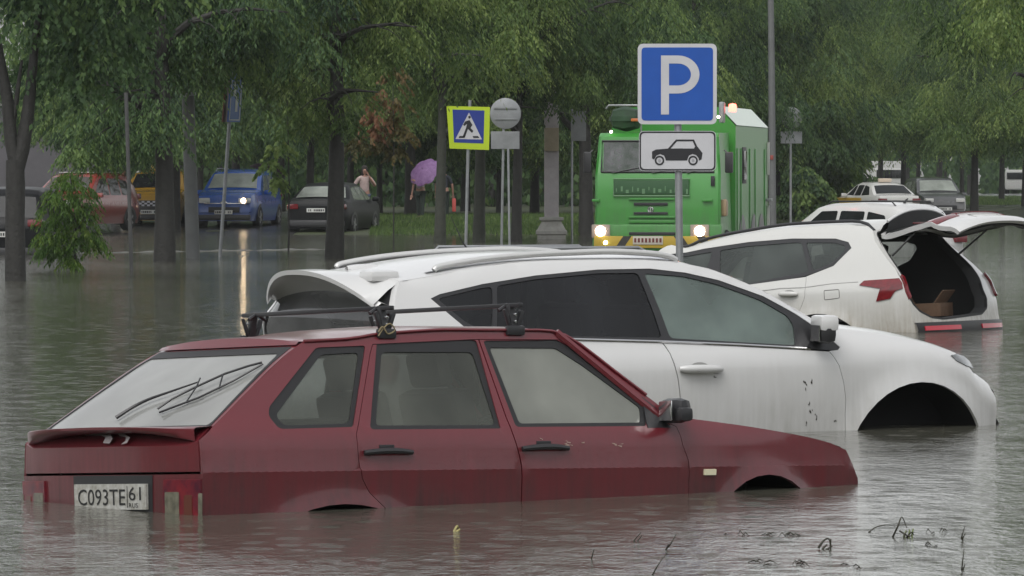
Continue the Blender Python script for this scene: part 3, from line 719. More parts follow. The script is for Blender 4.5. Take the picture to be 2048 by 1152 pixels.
# ---------------------------------------------------------------- white SUVs in the middle distance
WHITE = paint('white_paint', (.56, .56, .555), dirt_shade=(.24, .23, .20), amount=.4, rough=.3, coat=.6, zlo=.45, zhi=1.1)
WHITE2 = paint('white_paint_dirty', (.53, .53, .51), dirt_shade=(.24, .21, .16), amount=.75, rough=.32, coat=.5, zlo=.55, zhi=1.0)
GLD = glass('tinted_glass', (.02, .021, .024), clear=.3, vs=1.2, rough=.05, spec=.25)
GLG = glass('misted_green_glass', (.17, .22, .20), clear=.25, vs=1.8, var=.35, rough=.1)
GLC = glass('clear_glass', (.10, .12, .11), clear=.5, vs=1.5, rough=.06)
def suv(c, sp, WH):
    """body shell, doors, windows, roof, bonnet and nose of an SUV from its outlines"""
    fr = c.fr
    def LP(L): return [(q[0], q[1]) if len(q) == 3 else c.p(*q) for q in L]
    zs = .26
    c.zt = None
    c.arches = []
    top = LP(sp['top']); hood = LP(sp['hood']); rear = LP(sp['rear'])
    ar = [circle3(*LP(sp['arch_f'])), circle3(*LP(sp['arch_r']))]
    c.arches = ar
    top = LP(sp['top']); hood = LP(sp['hood']); rear = LP(sp['rear'])
    alltop = sorted(set(rear[-1:] + top + [h for h in hood if h[1] > .55]))
    # one height per station for the rounded shoulder
    tt = []
    for x, z in alltop:
        if not tt or x - tt[-1][0] > .02: tt.append((x, z + .004))
    c.zt = tt; rrt = [(top[-1][0] - .3, .04), (top[-1][0] + .1, .13), (hood[-1][0], .16)]
    class RR: pass
    c.zmax = 9; c.rrt = rrt
    def Y(x, z):
        y = interp(c.plan, x) * interp(c.prof, z)
        if tt[0][0] < x < tt[-1][0] + .05:
            r_ = interp(rrt, x); k = z - (interp(tt, x) - r_)
            if k > 0: k = min(k / r_, .96); y -= r_ * .8 * (1 - math.sqrt(1 - k * k))
        for (cx, cz, r) in c.arches:
            d = math.hypot(x - cx, z - cz) - r
            if d < c.fw: y += c.flare * (1 - max(0, d) / c.fw)**1.5
        return y
    c.Y = Y
    dlo = LP(sp['dlo']); xn = hood[-1][0]; xr = rear[0][0]
    doors = [LP(d) for d in sp['doors']]; uni = LP(sp['union'])
    def arch(a, n=20):
        cx, cz, r = a; q0 = math.asin(max(-1, min(1, (zs - cz) / r)))
        return [(cx + r * math.cos(q0 + (math.pi - 2 * q0) * k / n), cz + r * math.sin(q0 + (math.pi - 2 * q0) * k / n)) for k in range(n + 1)]
    outline = rear + top + hood + [(xn - .02, .45), (xn - .1, zs)] + arch(ar[0]) + arch(ar[1]) + [(xr + .12, zs), (xr + .03, .45)]
    c.outline = outline
    c.panel('body', WH, outline, [uni] if not sp.get('dlo_sep') else [uni, dlo], h=.05)
    dl = []
    for d in doors: dl.append(c.panel('door', WH, inset(d, .004), h=.055))
    # black window band with its panes
    panes = [(rounded(LP(q), .03), g) for q, g in sp['panes']]
    band = c.panel('window_band', BLK, dlo, [q for q, g in panes], off=-.004, rim=.012, h=.08)
    for q, g in panes:
        for i in range(2):
            mb = MB(); V, T = cdt(inset(q, -.004), (), .12); P = [c.S(*v) + c.N(*v) * -.012 for v in V]
            if i: P = [Vector((v.x, -v.y, v.z)) for v in P]
            mb.add(P, T).build('pane', g, band[i], 30)
    if sp.get('chrome'):
        ch = LP(sp['chrome'])
        for q in (1, -1):
            mb = MB(); mb.tube([Vector((v.x, v.y * q, v.z)) for v in [c.S(*a) + c.N(*a) * .004 for a in ch]], .009, 6); mb.build('belt_trim', CHR, c.root)
    for (hx0, hx1, hy, di) in sp['handles']:
        a = c.p(hx0, hy); b = c.p(hx1, hy)
        for k_, q in enumerate((1, -1)):
            mb = MB(); n = 12
            def qq(x, z, o): v = c.S(x, z) + c.N(x, z) * o; v.y *= q; return v
            mb.tube([qq(lerp(a[0], b[0], k / n), lerp(a[1], b[1], k / n), .012 + .03 * math.sin(math.pi * k / n)**.5) for k in range(n + 1)], [.016 + .011 * math.sin(math.pi * k / n)**.4 for k in range(n + 1)], 10)
            h_ = mb.build('handle', WH, dl[di][k_], 50)
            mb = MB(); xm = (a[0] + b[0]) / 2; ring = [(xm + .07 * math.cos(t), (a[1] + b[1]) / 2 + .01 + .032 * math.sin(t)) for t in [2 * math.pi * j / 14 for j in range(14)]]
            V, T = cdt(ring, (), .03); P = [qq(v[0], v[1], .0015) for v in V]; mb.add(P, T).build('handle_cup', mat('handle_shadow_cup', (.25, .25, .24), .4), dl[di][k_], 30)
    # roof
    tx = sorted(rear[-1:] + top); xa = tx[0][0]; xb = LP([sp['roof_front']])[0][0]
    rows = []
    for i in range(23):
        x = lerp(xa, xb, i / 22); ze = interp(tx, x) - .002; ye = c.Y(x, ze); row = []
        for k in range(21):
            a = math.pi * k / 20; y = -ye * math.cos(a); row.append(Vector((x - sp.get('roofbow', .06) * (1 - (y / ye)**2) * (1 - i / 22) + .12 * (1 - (y / ye)**2) * (i / 22), y, ze + .05 * (1 - abs(y / ye)**2.2))))
        rows.append(row)
    c.roof_rows = rows; rf = c.loft('roof', WH, rows); c.roof = rf
    # windscreen from roof front to cowl, bonnet, nose
    wt = rows[-1]; xc = LP([sp['cowl']])[0]
    wb = []
    for v in wt:
        f = v.y / abs(wt[0].y); wb.append(Vector((xc[0] + .22 * (1 - f * f), c.Y(xc[0], xc[1] - .02) * f * .98, xc[1] + .0)))
    ws = [[a.lerp(b, k / 7) + Vector((0, 0, .03 * math.sin(math.pi * k / 7))) for a, b in zip(wt, wb)] for k in range(8)]
    inn = [r_[1:-1] for r_ in ws]
    c.loft('windscreen', GLC, inn)
    # pillars fill between windscreen and side top edge
    rows2 = []
    for i in range(13):
        x = lerp(xb, xc[0], i / 12); z = interp(tt, x) - .006; e = Vector((x, c.sg * c.Y(x, z), z)); k = i / 12 * 7; j = min(6, int(k)); w_ = ws[j][1].lerp(ws[j + 1][1], k - j)
        w_ = Vector((w_.x, abs(w_.y) * c.sg, w_.z)); rows2.append([e, e.lerp(w_, .5) + Vector((0, 0, .006)), w_])
    for q in (1, -1): MB().grid([[Vector((v.x, v.y * q, v.z)) for v in r_] for r_ in rows2]).build('windscreen_pillar', WH, c.root, 50)
    hx = [(x, z) for x, z in [xc] + hood if z > sp.get('hoodlow', .85)]; rows = []
    for i in range(19):
        x = lerp(xc[0], hx[-1][0], i / 18); ze = interp(tt, x) - .006; ye = c.Y(x, ze); row = []
        for k in range(19):
            a = math.pi * k / 18; y = -ye * math.cos(a); f = abs(y / ye); row.append(Vector((x + .14 * (1 - f * f) * (i / 18) + .06 * (1 - i / 18) * (1 - f * f), y, ze + .045 * (1 - f**2.4))))
        rows.append(row)
    c.loft('bonnet', WH, rows)
    last = rows[-1]; nose = [last]; z1 = hx[-1][1]; lx = last[0].x
    ln = sorted([(z, x) for x, z in hood if z <= z1] + [(.45, xn - .02), (.26, xn - .1)])
    for k in range(1, 9):
        z = lerp(z1, .26, k / 8); xx = interp(ln, z)
        nose.append([Vector((xx + (.14 + .04 * math.sin(math.pi * k / 8)) * (1 - (v.y / last[0].y)**2), v.y / abs(last[0].y) * c.Y(xx - .01, z), z + .045 * (1 - abs(v.y / last[0].y)**2.4) * (1 - k / 8))) for v in last])
    c.loft('front_bumper', WH, nose)
    mb = MB(); mb.grid([[v + Vector((.004, 0, 0)) for v in r_[5:-5]] for r_ in nose[2:5]]); mb.build('grille', BLK, c.root)
    # cabin
    mb = MB(); L_ = xc[0] - xr; mb.box((xr + L_ * .55, 0, .42), (L_ * .85, 1.5, .06)); mb.box((xc[0] - .15, 0, .95), (.5, 1.5, .28), bev=.08); mb.build('cabin_floor', DARK, c.root)
    mb = MB()
    for x in sp['seats'][:1]: seat(mb, x, -.38, .75, back=.65); seat(mb, x, .38, .75, back=.65)
    for x in sp['seats'][1:]: seat(mb, x, -.4, .75, back=.6); seat(mb, x, 0, .75, back=.55, head=False); seat(mb, x, .4, .75, back=.6)
    mb.build('seats', mat('seat_cloth', (.03, .03, .032), .9), c.root, 40)
    for a in ar:
        c.liner(a[0], a[1], a[2], .45, .85)
        if sp.get('wheels', 1):
            for q in (1, -1): c.wheel(a[0], q * .79, sp.get('wz', .35), .35, .22)
    # rear face
    ez = sorted([(z, x) for (x, z) in rear + [(xr + .03, .45), (xr + .12, zs)]])
    def B(z): return interp(ez, z)
    zt_ = rear[-1][1]
    bowt = sp.get('bow', [(.2, .10), (.9, .10), (1.2, .08), (1.7, .06)])
    def T(u, z):
        y = c.Y(B(z), min(z, zt_ - .003)) - .001
        return Vector((B(z) - interp(bowt, z) * (1 - abs(u)**2.6), y * u, z + .05 * max(0, (z - 1.2) / .45) * (1 - abs(u)**2.4)))
    def TN(u, z):
        e = .01; a = T(u + e, z) - T(u - e, z); b = T(u, z + e) - T(u, z - e); n_ = b.cross(a); n_.normalize(); return n_ if n_.x < 0 else -n_
    c.T, c.TN, c.B, c.zt_, c.tt = T, TN, B, zt_, tt
    def tpan(name, mt, outer, holes=(), off=0, rim=.015, h=.08, smooth=35, parent=None, T_=T, N_=TN):
        mb = MB(); surf_panel(mb, T_, outer, holes, h, off, rim, N_); return mb.build(name, mt, parent or c.root, smooth)
    c.tpan = tpan
    return ar

def build_white():
    fr = Frame(31.5, -.3, 0, 1, 1700, 861, (3.35, -.93, .58))
    prof = [(.1, .80), (.3, .87), (.58, .915), (.85, .93), (1.0, .925), (1.08, .905), (1.13, .875), (1.35, .80), (1.55, .715), (1.7, .63)]
    plan = [(-.2, .88), (.1, .95), (.8, .995), (2, 1), (3.4, 1), (3.9, .985), (4.25, .945), (4.5, .89), (4.75, .80)]
    c = Car('white_suv', 'white five-door SUV with silver roof rail and raised spoiler, flooded over its wheels', 'car', fr, -1, plan, prof, flare=.028, fw=.13)
    sp = dict(
        rear=[(.12, .58, 'L'), (.05, .85, 'L'), (.12, 1.12, 'L'), (772, 650), (788, 617), (792, 590), (799, 562)],
        top=[(840, 556), (880, 549), (940, 537), (1038, 524), (1120, 520), (1196, 519), (1275, 519), (1355, 524), (1420, 537), (1481, 560), (1540, 587), (1599, 619), (1626, 635)],
        hood=[(1645, 649), (1680, 656), (1718, 660), (1770, 667), (1822, 675), (1874, 688), (1926, 706), (1948, 725), (1962, 745), (1983, 760), (1997, 775), (2006, 809), (2004, 851)],
        roof_front=(1355, 524), cowl=(1645, 649),
        arch_f=[(1712, 855), (1833, 764), (1952, 850)], arch_r=[(.83, .58, 'L'), (1.24, .88, 'L'), (1.65, .58, 'L')],
        dlo=[(861, 597), (880, 588), (965, 568), (1070, 551), (1196, 539), (1300, 537), (1370, 545), (1437, 560), (1526, 592), (1594, 629), (1644, 663), (1680, 694), (1676, 700), (1611, 697), (1334, 683), (1260, 680), (1149, 678), (1040, 670), (960, 664), (930, 655), (900, 630)],
        panes=[([(875, 597), (960, 576), (985, 573), (985, 660), (962, 657), (935, 646), (905, 622)], GLD),
               ([(994, 571), (1070, 558), (1196, 546), (1276, 545), (1325, 675), (1149, 672), (994, 661)], GLD),
               ([(1288, 546), (1366, 552), (1432, 567), (1520, 599), (1575, 631), (1588, 650), (1592, 690), (1341, 676)], GLG)],
        chrome=[(935, 660), (1040, 672), (1149, 679), (1334, 684), (1480, 690), (1620, 698)],
        doors=[[(1323, 683), (1330, 692), (1340, 707), (1357, 761), (1363, 826), (1365, 862), (2.235, .3, 'L'), (1.65, .3, 'L'), (1.58, .75, 'L'), (1.35, 1.0, 'L'), (1.15, 1.13, 'L'), (960, 665), (1040, 671), (1149, 679), (1260, 681)],
               [(1323, 683), (1330, 692), (1340, 707), (1357, 761), (1363, 826), (1365, 862), (2.235, .3, 'L'), (3.32, .3, 'L'), (1691, 861), (1692, 796), (1688, 765), (1679, 731), (1668, 713), (1658, 702)]],
        union=[(861, 597), (880, 588), (965, 568), (1070, 551), (1196, 539), (1300, 537), (1370, 545), (1437, 560), (1526, 592), (1594, 629), (1644, 663), (1680, 694), (1676, 700), (1658, 702), (1668, 713), (1679, 731), (1688, 765), (1692, 796), (1691, 861), (3.32, .3, 'L'), (1.65, .3, 'L'), (1.58, .75, 'L'), (1.35, 1.0, 'L'), (1.15, 1.13, 'L'), (960, 664), (930, 655), (900, 630)],
        handles=[(1358, 1441, 738, 1)], seats=(2.45, 1.45), wz=.12)
    suv(c, sp, WHITE)
    fr = c.fr
    # fix handle of the rear door, hidden behind the red car, from the visible one
    # headlight wraps round the fender
    hl = c.pts([(1902, 711), (1913, 709), (1926, 712), (1937, 721), (1946, 737), (1932, 732), (1911, 721)])
    c.panel('headlight', mat('smoked_headlight', (.16, .17, .175), .1, coat=.8, var=.6, vscale=14), hl, off=.006, rim=.02, h=.05)
    # rear: window, lower gate, spoiler
    T, TN, tpan = c.T, c.TN, c.tpan
    zt_ = c.zt_
    go = [(-.97, 1.16), (.97, 1.16), (.93, zt_ - .03), (-.93, zt_ - .03)]; gi = rounded([(-.93, 1.2), (.93, 1.2), (.87, zt_ - .07), (-.87, zt_ - .07)], .04)
    tpan('rear_surround', WHITE, [(-1, .3), (1, .3), (1, zt_), (-1, zt_)], [go, [(-.97, .62), (.97, .62), (.97, 1.15), (-.97, 1.15)]], h=.07)
    rw = tpan('rear_window', BLK, go, [gi], off=.003); mb = MB(); surf_panel(mb, T, inset(gi, -.003), (), .12, -.002, N=TN); mb.build('pane', glass('rear_window_glass', (.09, .093, .095), clear=.2, var=.4, rough=.06), rw, 30)
    tpan('tailgate', WHITE, [(-.965, .625), (.965, .625), (.965, 1.145), (-.965, 1.145)], off=.02, rim=.03)
    for q in (1, -1): tpan('tail_lamp', REDL, rounded([(q * .55, .98), (q * .995, .95), (q * .995, 1.12), (q * .55, 1.06)], .03), off=.045, rim=.05)
    rows = []
    for k in range(33):
        u = -1 + 2 * k / 32; b0 = T(u * .98, zt_ - .0); f = 1 - abs(u)**2.2; out = .20 + .10 * f; drop = .16 * abs(u)**2.5 + .02
        b0 = b0 + Vector((.03, 0, .004)); e = Vector((b0.x - out, b0.y * 1.0, b0.z - drop + .035)); th = .028
        low = T(u * .96, zt_ - .10 - .05 * abs(u)**2)
        rows.append([b0, b0.lerp(e, .5) + Vector((0, 0, .012)), e, e + Vector((.006, 0, -th)), e.lerp(low, .45) + Vector((0, 0, .012)), low])
    c.loft('spoiler', WHITE, rows, None, 60)
    mb = MB(); q0 = c.roof_rows[1][4]
    for s_ in (1,):
        o = Vector((c.roof_rows[1][10].x + .12, 0, c.roof_rows[1][10].z)); 
        mb.grid([[o + Vector((-.14 + .28 * i / 8, .035 * math.cos(a) * (1 - (i / 8 - .5)**2 * 2), .045 * math.sin(a) * (1 - i / 8) ** .5 * (i / 8 + .15)**.5 * 1.3)) for a in [math.pi * j / 8 for j in range(9)]] for i in range(9)])
    mb.build('roof_antenna', WHITE, c.roof, 60)
    mb = MB(); a0 = fr.plane(758, 552, 1, -.5); 
    o = Vector((a0.x, -.5, a0.z)); mb.box((0, 0, 0), (.2, .17, .07), bev=.03); mb.v = [tuple(Vector(v) + o) for v in mb.v]; mb.build('spoiler_mount', WHITE, c.root, 40)
    # roof rails
    for q in (-1, 1):
        pts = []
        for (px, py) in cr([(868, 541), (880, 533), (960, 519), (1064, 509), (1150, 505), (1223, 503), (1302, 507), (1338, 513), (1352, 520)], 4):
            v = fr.plane(px, py, 1, -.60); pts.append(Vector((v.x, q * .60, v.z)))
        e_ = MB().tube(pts, .019, 8).build('roof_rail', mat('satin_rail', (.55, .55, .54), .35, .3), c.root, 50)
        mb = MB(); xs = [p_.x for p_ in pts]
        rr_ = []
        for k in range(20):
            x = lerp(xs[0] - .05, xs[-1] + .1, k / 19); i = min(22, max(0, (x - c.roof_rows[0][0].x) / (c.roof_rows[-1][0].x - c.roof_rows[0][0].x) * 22)); j = min(21, int(i)); f = i - j
            r0, r1 = c.roof_rows[j], c.roof_rows[j + 1]
            def at_y(row, y):
                for m_ in range(len(row) - 1):
                    if row[m_].y <= y <= row[m_ + 1].y: t = (y - row[m_].y) / (row[m_ + 1].y - row[m_].y + 1e-9); return row[m_].lerp(row[m_ + 1], t).z
                return row[0].z
            yy = q * .575; z = lerp(at_y(r0, yy), at_y(r1, yy), f)
            rr_.append([Vector((x, q * .56, z + .006)), Vector((x, q * .60, z + .006))])
        mb.grid(rr_).build('roof_dark_strip', BLK, c.roof)  # black strip laid on the roof under each rail
    # mirrors
    for q in (-1, 1):
        a = c.p(1620, 662); o = c.S(*a); yo = abs(o.y) + .11
        mb = MB(); mb.box((0, 0, 0), (.12, .19, .15), Matrix.Rotation(R(-14 * -q), 3, 'Z'), bev=.05); mb.v = [tuple(Vector(v) + Vector((o.x + .03, q * yo, o.z + .0))) for v in mb.v]
        m0 = mb.build('mirror', BLK, c.root, 50)
        mb = MB(); mb.box((0, 0, 0), (.128, .2, .10), Matrix.Rotation(R(-14 * -q), 3, 'Z'), bev=.03); mb.v = [tuple(Vector(v) + Vector((o.x + .036, q * yo, o.z + .052))) for v in mb.v]; mb.build('mirror_cap', WHITE, m0, 50)
        mb = MB(); mb.box((0, 0, 0), (.006, .15, .10), Matrix.Rotation(R(-14 * -q), 3, 'Z')); mb.v = [tuple(Vector(v) + Vector((o.x - .033, q * (yo - .005), o.z - .01))) for v in mb.v]; mb.build('mirror_glass', CHR, m0, 0)
    # mud specks on the front door
    mud = mat('dried_mud', (.03, .026, .02), .9); mb = MB(); random.seed(8)
    for (x, y, n, sx, sy) in ((1612, 770, 5, 2, 10), (1624, 764, 3, 2, 4), (1617, 806, 3, 2, 7), (1622, 820, 3, 3, 6), (1633, 832, 4, 3, 10), (1613, 848, 2, 2, 4), (1670, 843, 3, 3, 4), (1608, 763, 2, 1, 2), (1430, 755, 2, 2, 2)):
        for _ in range(n):
            px, py = x + random.uniform(-sx, sx), y + random.uniform(-sy, sy); r1, r2 = random.uniform(.8, 1.6), random.uniform(1.5, 4)
            q = c.pts([(px - r1, py), (px, py - r2), (px + r1, py + .5), (px + .3, py + r2)]); surf_panel(mb, c.S, q, (), .3, .0025, N=c.N)
    mb.build('mud_specks', mud, c.root, 0)
    return c
CARS['white'] = build_white()

def build_open():
    fr = Frame(35, 2.7, 0, -1, 1830, 665, (.15, .90, .58))
    prof = [(.1, .80), (.3, .88), (.6, .925), (.9, .935), (1.05, .93), (1.11, .905), (1.17, .88), (1.35, .81), (1.55, .715), (1.72, .62)]
    plan = [(-.1, .90), (.15, .945), (.45, .975), (1, .995), (2, 1), (3.6, 1), (4.2, .96), (4.6, .88), (4.8, .8)]
    c = Car('open_suv', 'white SUV standing in the flood with its tailgate raised wide open', 'car', fr, 1, plan, prof, flare=.02, fw=.12)
    sp = dict(
        rear=[(1832, 664), (1826, 640), (1820, 606), (1811, 586), (1806, 566), (1790, 537), (1764, 504), (1750, 482), (1746, 462)],
        top=[(1738, 453), (1692, 449), (1640, 451), (1585, 454), (1541, 459), (1500, 466), (1454, 474), (1410, 484), (1369, 496), (3.25, 1.60, 'L'), (3.5, 1.47, 'L'), (3.75, 1.3, 'L')],
        hood=[(3.9, 1.19, 'L'), (4.2, 1.14, 'L'), (4.5, 1.05, 'L'), (4.68, .93, 'L'), (4.76, .75, 'L'), (4.76, .58, 'L')],
        roof_front=(3.1, 1.66, 'L'), cowl=(3.85, 1.2, 'L'),
        arch_f=[(3.55, .58, 'L'), (3.96, .87, 'L'), (4.37, .58, 'L')], arch_r=[(1709, 656), (1650, 628), (1592, 640)],
        dlo=[(1697, 484), (1671, 477), (1584, 477), (1497, 484), (1410, 497), (1372, 505), (3.3, 1.5, 'L'), (3.75, 1.17, 'L'), (3.2, 1.13, 'L'), (1500, 572), (1550, 563), (1609, 552), (1667, 532), (1703, 496)],
        panes=[([(1690, 491), (1668, 485), (1612, 485), (1626, 541), (1664, 525), (1690, 500)], GLC), ([(1603, 485), (1584, 485), (1497, 492), (1440, 500), (1440, 580), (1550, 556), (1618, 543)], GLC), ([(1425, 503), (1385, 510), (3.25, 1.45, 'L'), (3.6, 1.2, 'L'), (2.75, 1.15, 'L')], GLC)],
        chrome=None,
        doors=[[(1613, 553), (1611, 575), (1610, 594), (1601, 618), (1.75, .3, 'L'), (2.4, .3, 'L'), (2.4, 1.125, 'L')], [(2.4, 1.125, 'L'), (2.4, .3, 'L'), (3.5, .3, 'L'), (3.55, .8, 'L'), (3.6, 1.15, 'L')]],
        union=[(1697, 484), (1671, 477), (1584, 477), (1497, 484), (1410, 497), (1372, 505), (3.3, 1.5, 'L'), (3.75, 1.17, 'L'), (3.6, 1.15, 'L'), (3.55, .8, 'L'), (3.5, .3, 'L'), (1.75, .3, 'L'), (1601, 618), (1610, 594), (1611, 575), (1613, 553), (1667, 532), (1703, 496)],
        handles=[(1596, 1560, 588, 0)], seats=(2.7, 1.75), bow=[(.2, .12), (.9, .13), (1.2, .10), (1.7, .07)])
    suv(c, sp, WHITE2)
    T, TN, tpan = c.T, c.TN, c.tpan; zt_ = c.zt_
    def t(px, py, g=(0, 1.0)): return fr.inv(T, px, py, g)
    op = [t(*q) for q in ((1764, 484), (1790, 527), (1806, 552), (1814, 584), (1824, 605), (1840, 621), (1863, 633), (1887, 636), (1963, 626), (1973, 614), (1971, 592), (1961, 566), (1944, 535))]
    op = [(max(-.965, min(.965, a)), min(b, zt_ - .03)) for a, b in op]
    op = [(.93, zt_ - .035)] + op + [(-.93, zt_ - .035)]
    hole = rounded(op, .03)
    tpan('rear_surround', WHITE2, [(-1, .3), (1, .3), (1, zt_), (-1, zt_)], [inset(hole, -.015)], h=.06, rim=0)
    # seal and the inner frame of the opening
    sl = tpan('boot_seal', RUB, inset(hole, -.017), [hole], off=.004, rim=.03, h=.05)
    mb = MB(); hh = densify(hole, .06); rows = [[T(*p_) for p_ in hh], [T(*p_) + Vector((.12, 0, 0)) for p_ in hh], [Vector((T(*p_).x + .15, T(*p_).y * 1.02, T(*p_).z)) for p_ in hh]]
    mb.grid(rows, closed=True); mb.build('boot_frame', mat('boot_trim', (.05, .05, .052), .7), c.root, 50)
    # boot: floor, far and near trim, with a quarter window in each wall
    mb = MB(); mb.box((.95, 0, .70), (1.6, 1.5, .05)); mb.box((1.45, 0, 1.05), (.12, 1.4, .75), Matrix.Rotation(R(-8), 3, 'Y'), bev=.04); mb.build('boot_floor', mat('boot_carpet', (.018, .018, .02), .95), c.root)
    rfl = MB(); rfl.grid([[v + Vector((0, 0, -.05)) for v in r_] for r_ in c.roof_rows]); rfl.build('headliner', mat('headliner_cloth', (.09, .09, .085), .9), c.root)
    for q in (1, -1):
        wq = rounded([(.52, 1.20), (.50, 1.33), (.62, 1.50), (1.15, 1.52), (1.15, 1.16)], .05)
        qn = rounded(c.pts([(1690, 491), (1668, 485), (1612, 485), (1626, 541), (1664, 525), (1690, 500)]), .03)
        xs_ = [v[0] for v in qn]
        mb = MB(); Si = lambda x, z: Vector((x, q * (c.Y(x, z) - .05), z))
        rz = [(z, x) for x, z in c.outline[:9]]
        V0 = [(.25, .72), (.35, .95), (.42, 1.15), (.6, 1.45), (.72, 1.6), (2.2, 1.6), (2.2, .72)]
        surf_panel(mb, Si, V0, [qn] if max(xs_) < 2.1 else [], .08, 0); mb.build('boot_side_trim', mat('boot_trim', (.05, .05, .052), .7), c.root, 40)
    # tail lamps wrapping round the corner
    tl = [(1719, 571), (1729, 562), (1799, 557), (1805, 566), (1806, 577), (1791, 582), (1781, 597), (1753, 603), (1761, 577)]
    tlq = c.pts(tl); lam = c.panel('tail_lamp', REDL, tlq, off=.012, rim=.03, h=.05)
    zl0, zl1 = t(1812, 580, (.9, 1))[1], t(1805, 556, (.9, 1))[1]
    for i, q in enumerate((1, -1)):
        tpan('lamp_inner', REDL, [(q * .965, zl0 - .08), (q * 1.0, zl0 - .1), (q * 1.0, zl1 + .02), (q * .965, zl1)], off=.03, rim=.04, parent=lam[i])
    # bumper: dark lower band with red reflectors
    rows = []
    for k in range(33):
        u = -1.0 + 2 * k / 32; b = T(u, .66); b2 = T(u, .60); b3 = T(u, .3)
        rows.append([b + Vector((.0, 0, .02)), b + Vector((-.025, 0, .012)), b2 + Vector((-.03, 0, 0)), b3 + Vector((-.03, 0, 0))])
    bm_ = c.loft('rear_bumper', BLK, rows, None, 40)
    def BT(u, z): return T(u, z) + Vector((-.032, 0, 0))
    for q in (1, -1): tpan('reflector', mat('red_reflector', (.45, .01, .03), .25, coat=.5), [(q * .25, .595), (q * .9, .595), (q * .9, .64), (q * .25, .64)], off=.008, rim=.015, parent=bm_, T_=BT)
    # fuel flap outline and crease on the flank
    mb = MB(); ff = rounded(c.pts([(1648, 581), (1678, 579), (1679, 596), (1649, 600)]), .015); sgm = [c.S(*v) + c.N(*v) * .001 for v in ff]
    mb.tube(sgm + [sgm[0]], .0035, 4); mb.build('fuel_flap', mat('seam_shadow', (.12, .12, .11), .8), c.root)
    mb = MB(); mb.tube([c.S(*v) + c.N(*v) * -.001 for v in c.pts([(1520, 582), (1560, 577), (1609, 575), (1660, 568), (1716, 564)])], .006, 4); mb.build('flank_crease', mat('seam_shadow2', (.3, .3, .29), .6), c.root)
    # tailgate: the closed shape turned up about its hinge
    hx, hz = T(0, zt_ - .02).x + .02, T(0, zt_ - .02).z + .01
    ANG = R(GATE_ANG)
    def turn(v):
        dx, dz = v.x - hx, v.z - hz; ca, sa = math.cos(ANG), math.sin(ANG)
        return Vector((hx + dx * ca + dz * sa, v.y, hz - dx * sa + dz * ca))
    zlo = .74
    def bul(z): return interp([(.70, .02), (.78, .06), (.86, .05), (.93, .02), (1.02, .03), (1.1, .045), (1.16, .02), (1.2, .005), (1.6, 0)], z)
    def G(u, z): p_ = T(u * .965, z); p_.x -= bul(z) * (1 - .3 * abs(u)**4); return turn(p_)
    def GN(u, z):
        e = .01; a = G(u + e, z) - G(u - e, z); b = G(u, z + e) - G(u, z - e); n_ = b.cross(a).normalized(); return n_ if n_.z > 0 else -n_
    gt = empty('tailgate'); gt.parent = c.root
    def gpan(name, mt, outer, holes=(), off=0, rim=.02, h=.06, parent=None, smooth=40): return tpan(name, mt, outer, holes, off, rim, h, smooth, parent or gt, G, GN)
    ztop = zt_ - .03
    wo = rounded([(-.93, 1.19), (.93, 1.19), (.90, ztop - .05), (-.90, ztop - .05)], .05)
    lp = [rounded([(q * .52, 1.02), (q * .99, 1.0), (q * .99, 1.155), (q * .52, 1.14)], .02) for q in (1, -1)]
    pr = rounded([(-.36, .90), (.36, .90), (.36, 1.03), (-.36, 1.03)], .02)
    gpan('gate_skin', WHITE, [(-1, zlo), (1, zlo), (1, ztop), (-1, ztop)], [wo, pr] + lp, rim=.05)
    gpan('gate_window', GLD, inset(wo, .003), off=-.004)
    for q in lp: gpan('gate_lamp', REDL, inset(q, .003), off=.004)
    gpan('lamp_garnish', mat('garnish_red', (.12, .01, .015), .2), [(-.5, 1.075), (.5, 1.075), (.5, 1.13), (-.5, 1.13)], off=.012)
    gpan('plate_recess', BLK, pr, off=-.015)
    gpan('gate_plate', mat('plate_clean', (.55, .55, .53), .4), [(-.3, .92), (.3, .92), (.3, 1.015), (-.3, 1.015)], off=.0, rim=.01)
    inner = MB(); surf_panel(inner, lambda u, z: G(u, z) - GN(u, z) * (.05 + .03 * (1 - abs(u)**4)), [(-1, zlo), (1, zlo), (1, ztop), (-1, ztop)], [wo], .08, N=GN); inner.build('gate_lining', mat('gate_lining', (.045, .045, .046), .6), gt, 40)
    sp_ = []
    for k in range(25):
        u = -1 + k / 12; a = T(u * .96, zt_); th = .02; e = Vector((-.16 - .05 * (1 - u * u), 0, -.02)); lo = T(u * .96, ztop - .06)
        sp_.append([turn(a), turn(a + e * .6 + Vector((0, 0, .015))), turn(a + e), turn(a + e + Vector((0, 0, -th))), turn(lo)])
    s_ = c.loft('gate_spoiler', BLK, sp_, gt, 50); rim_ = MB().tube([r_[2] for r_ in sp_], .016, 6).build('spoiler_rim', WHITE, s_, 50)
    a_ = G(0, ztop - .05) + GN(0, ztop - .05) * .04; mb = MB(); mb.box(a_, (.04, .3, .03), bev=.008); mb.build('brake_light', REDL, gt)
    for q in (1, -1):
        mb = MB(); mb.tube([Vector((c.T(q * .93, 1.35).x + .02, q * .68, 1.38)), G(q * .93, 1.28) - GN(q * .9, 1.28) * .06], [.013, .009], 8); mb.build('gas_strut', mat('strut_metal', (.1, .1, .1), .4, .5), gt)
    # latch and side rail
    mb = MB()
    for q in (-1, 1):
        pts = [c.fr.plane(px, py, 1, -.66) for (px, py) in ()]
    tx = c.tt
    for q in (1, -1):
        pts = [Vector((x, q * (c.Y(x, interp(tx, x) - .01) - .03), interp(tx, x) + .03 * min(1, (x - .75) / .2, (3.1 - x) / .2))) for x in [.75 + 2.35 * k / 24 for k in range(25)]]
        MB().tube(pts, .017, 8).build('roof_rail', BLK, c.root, 50)
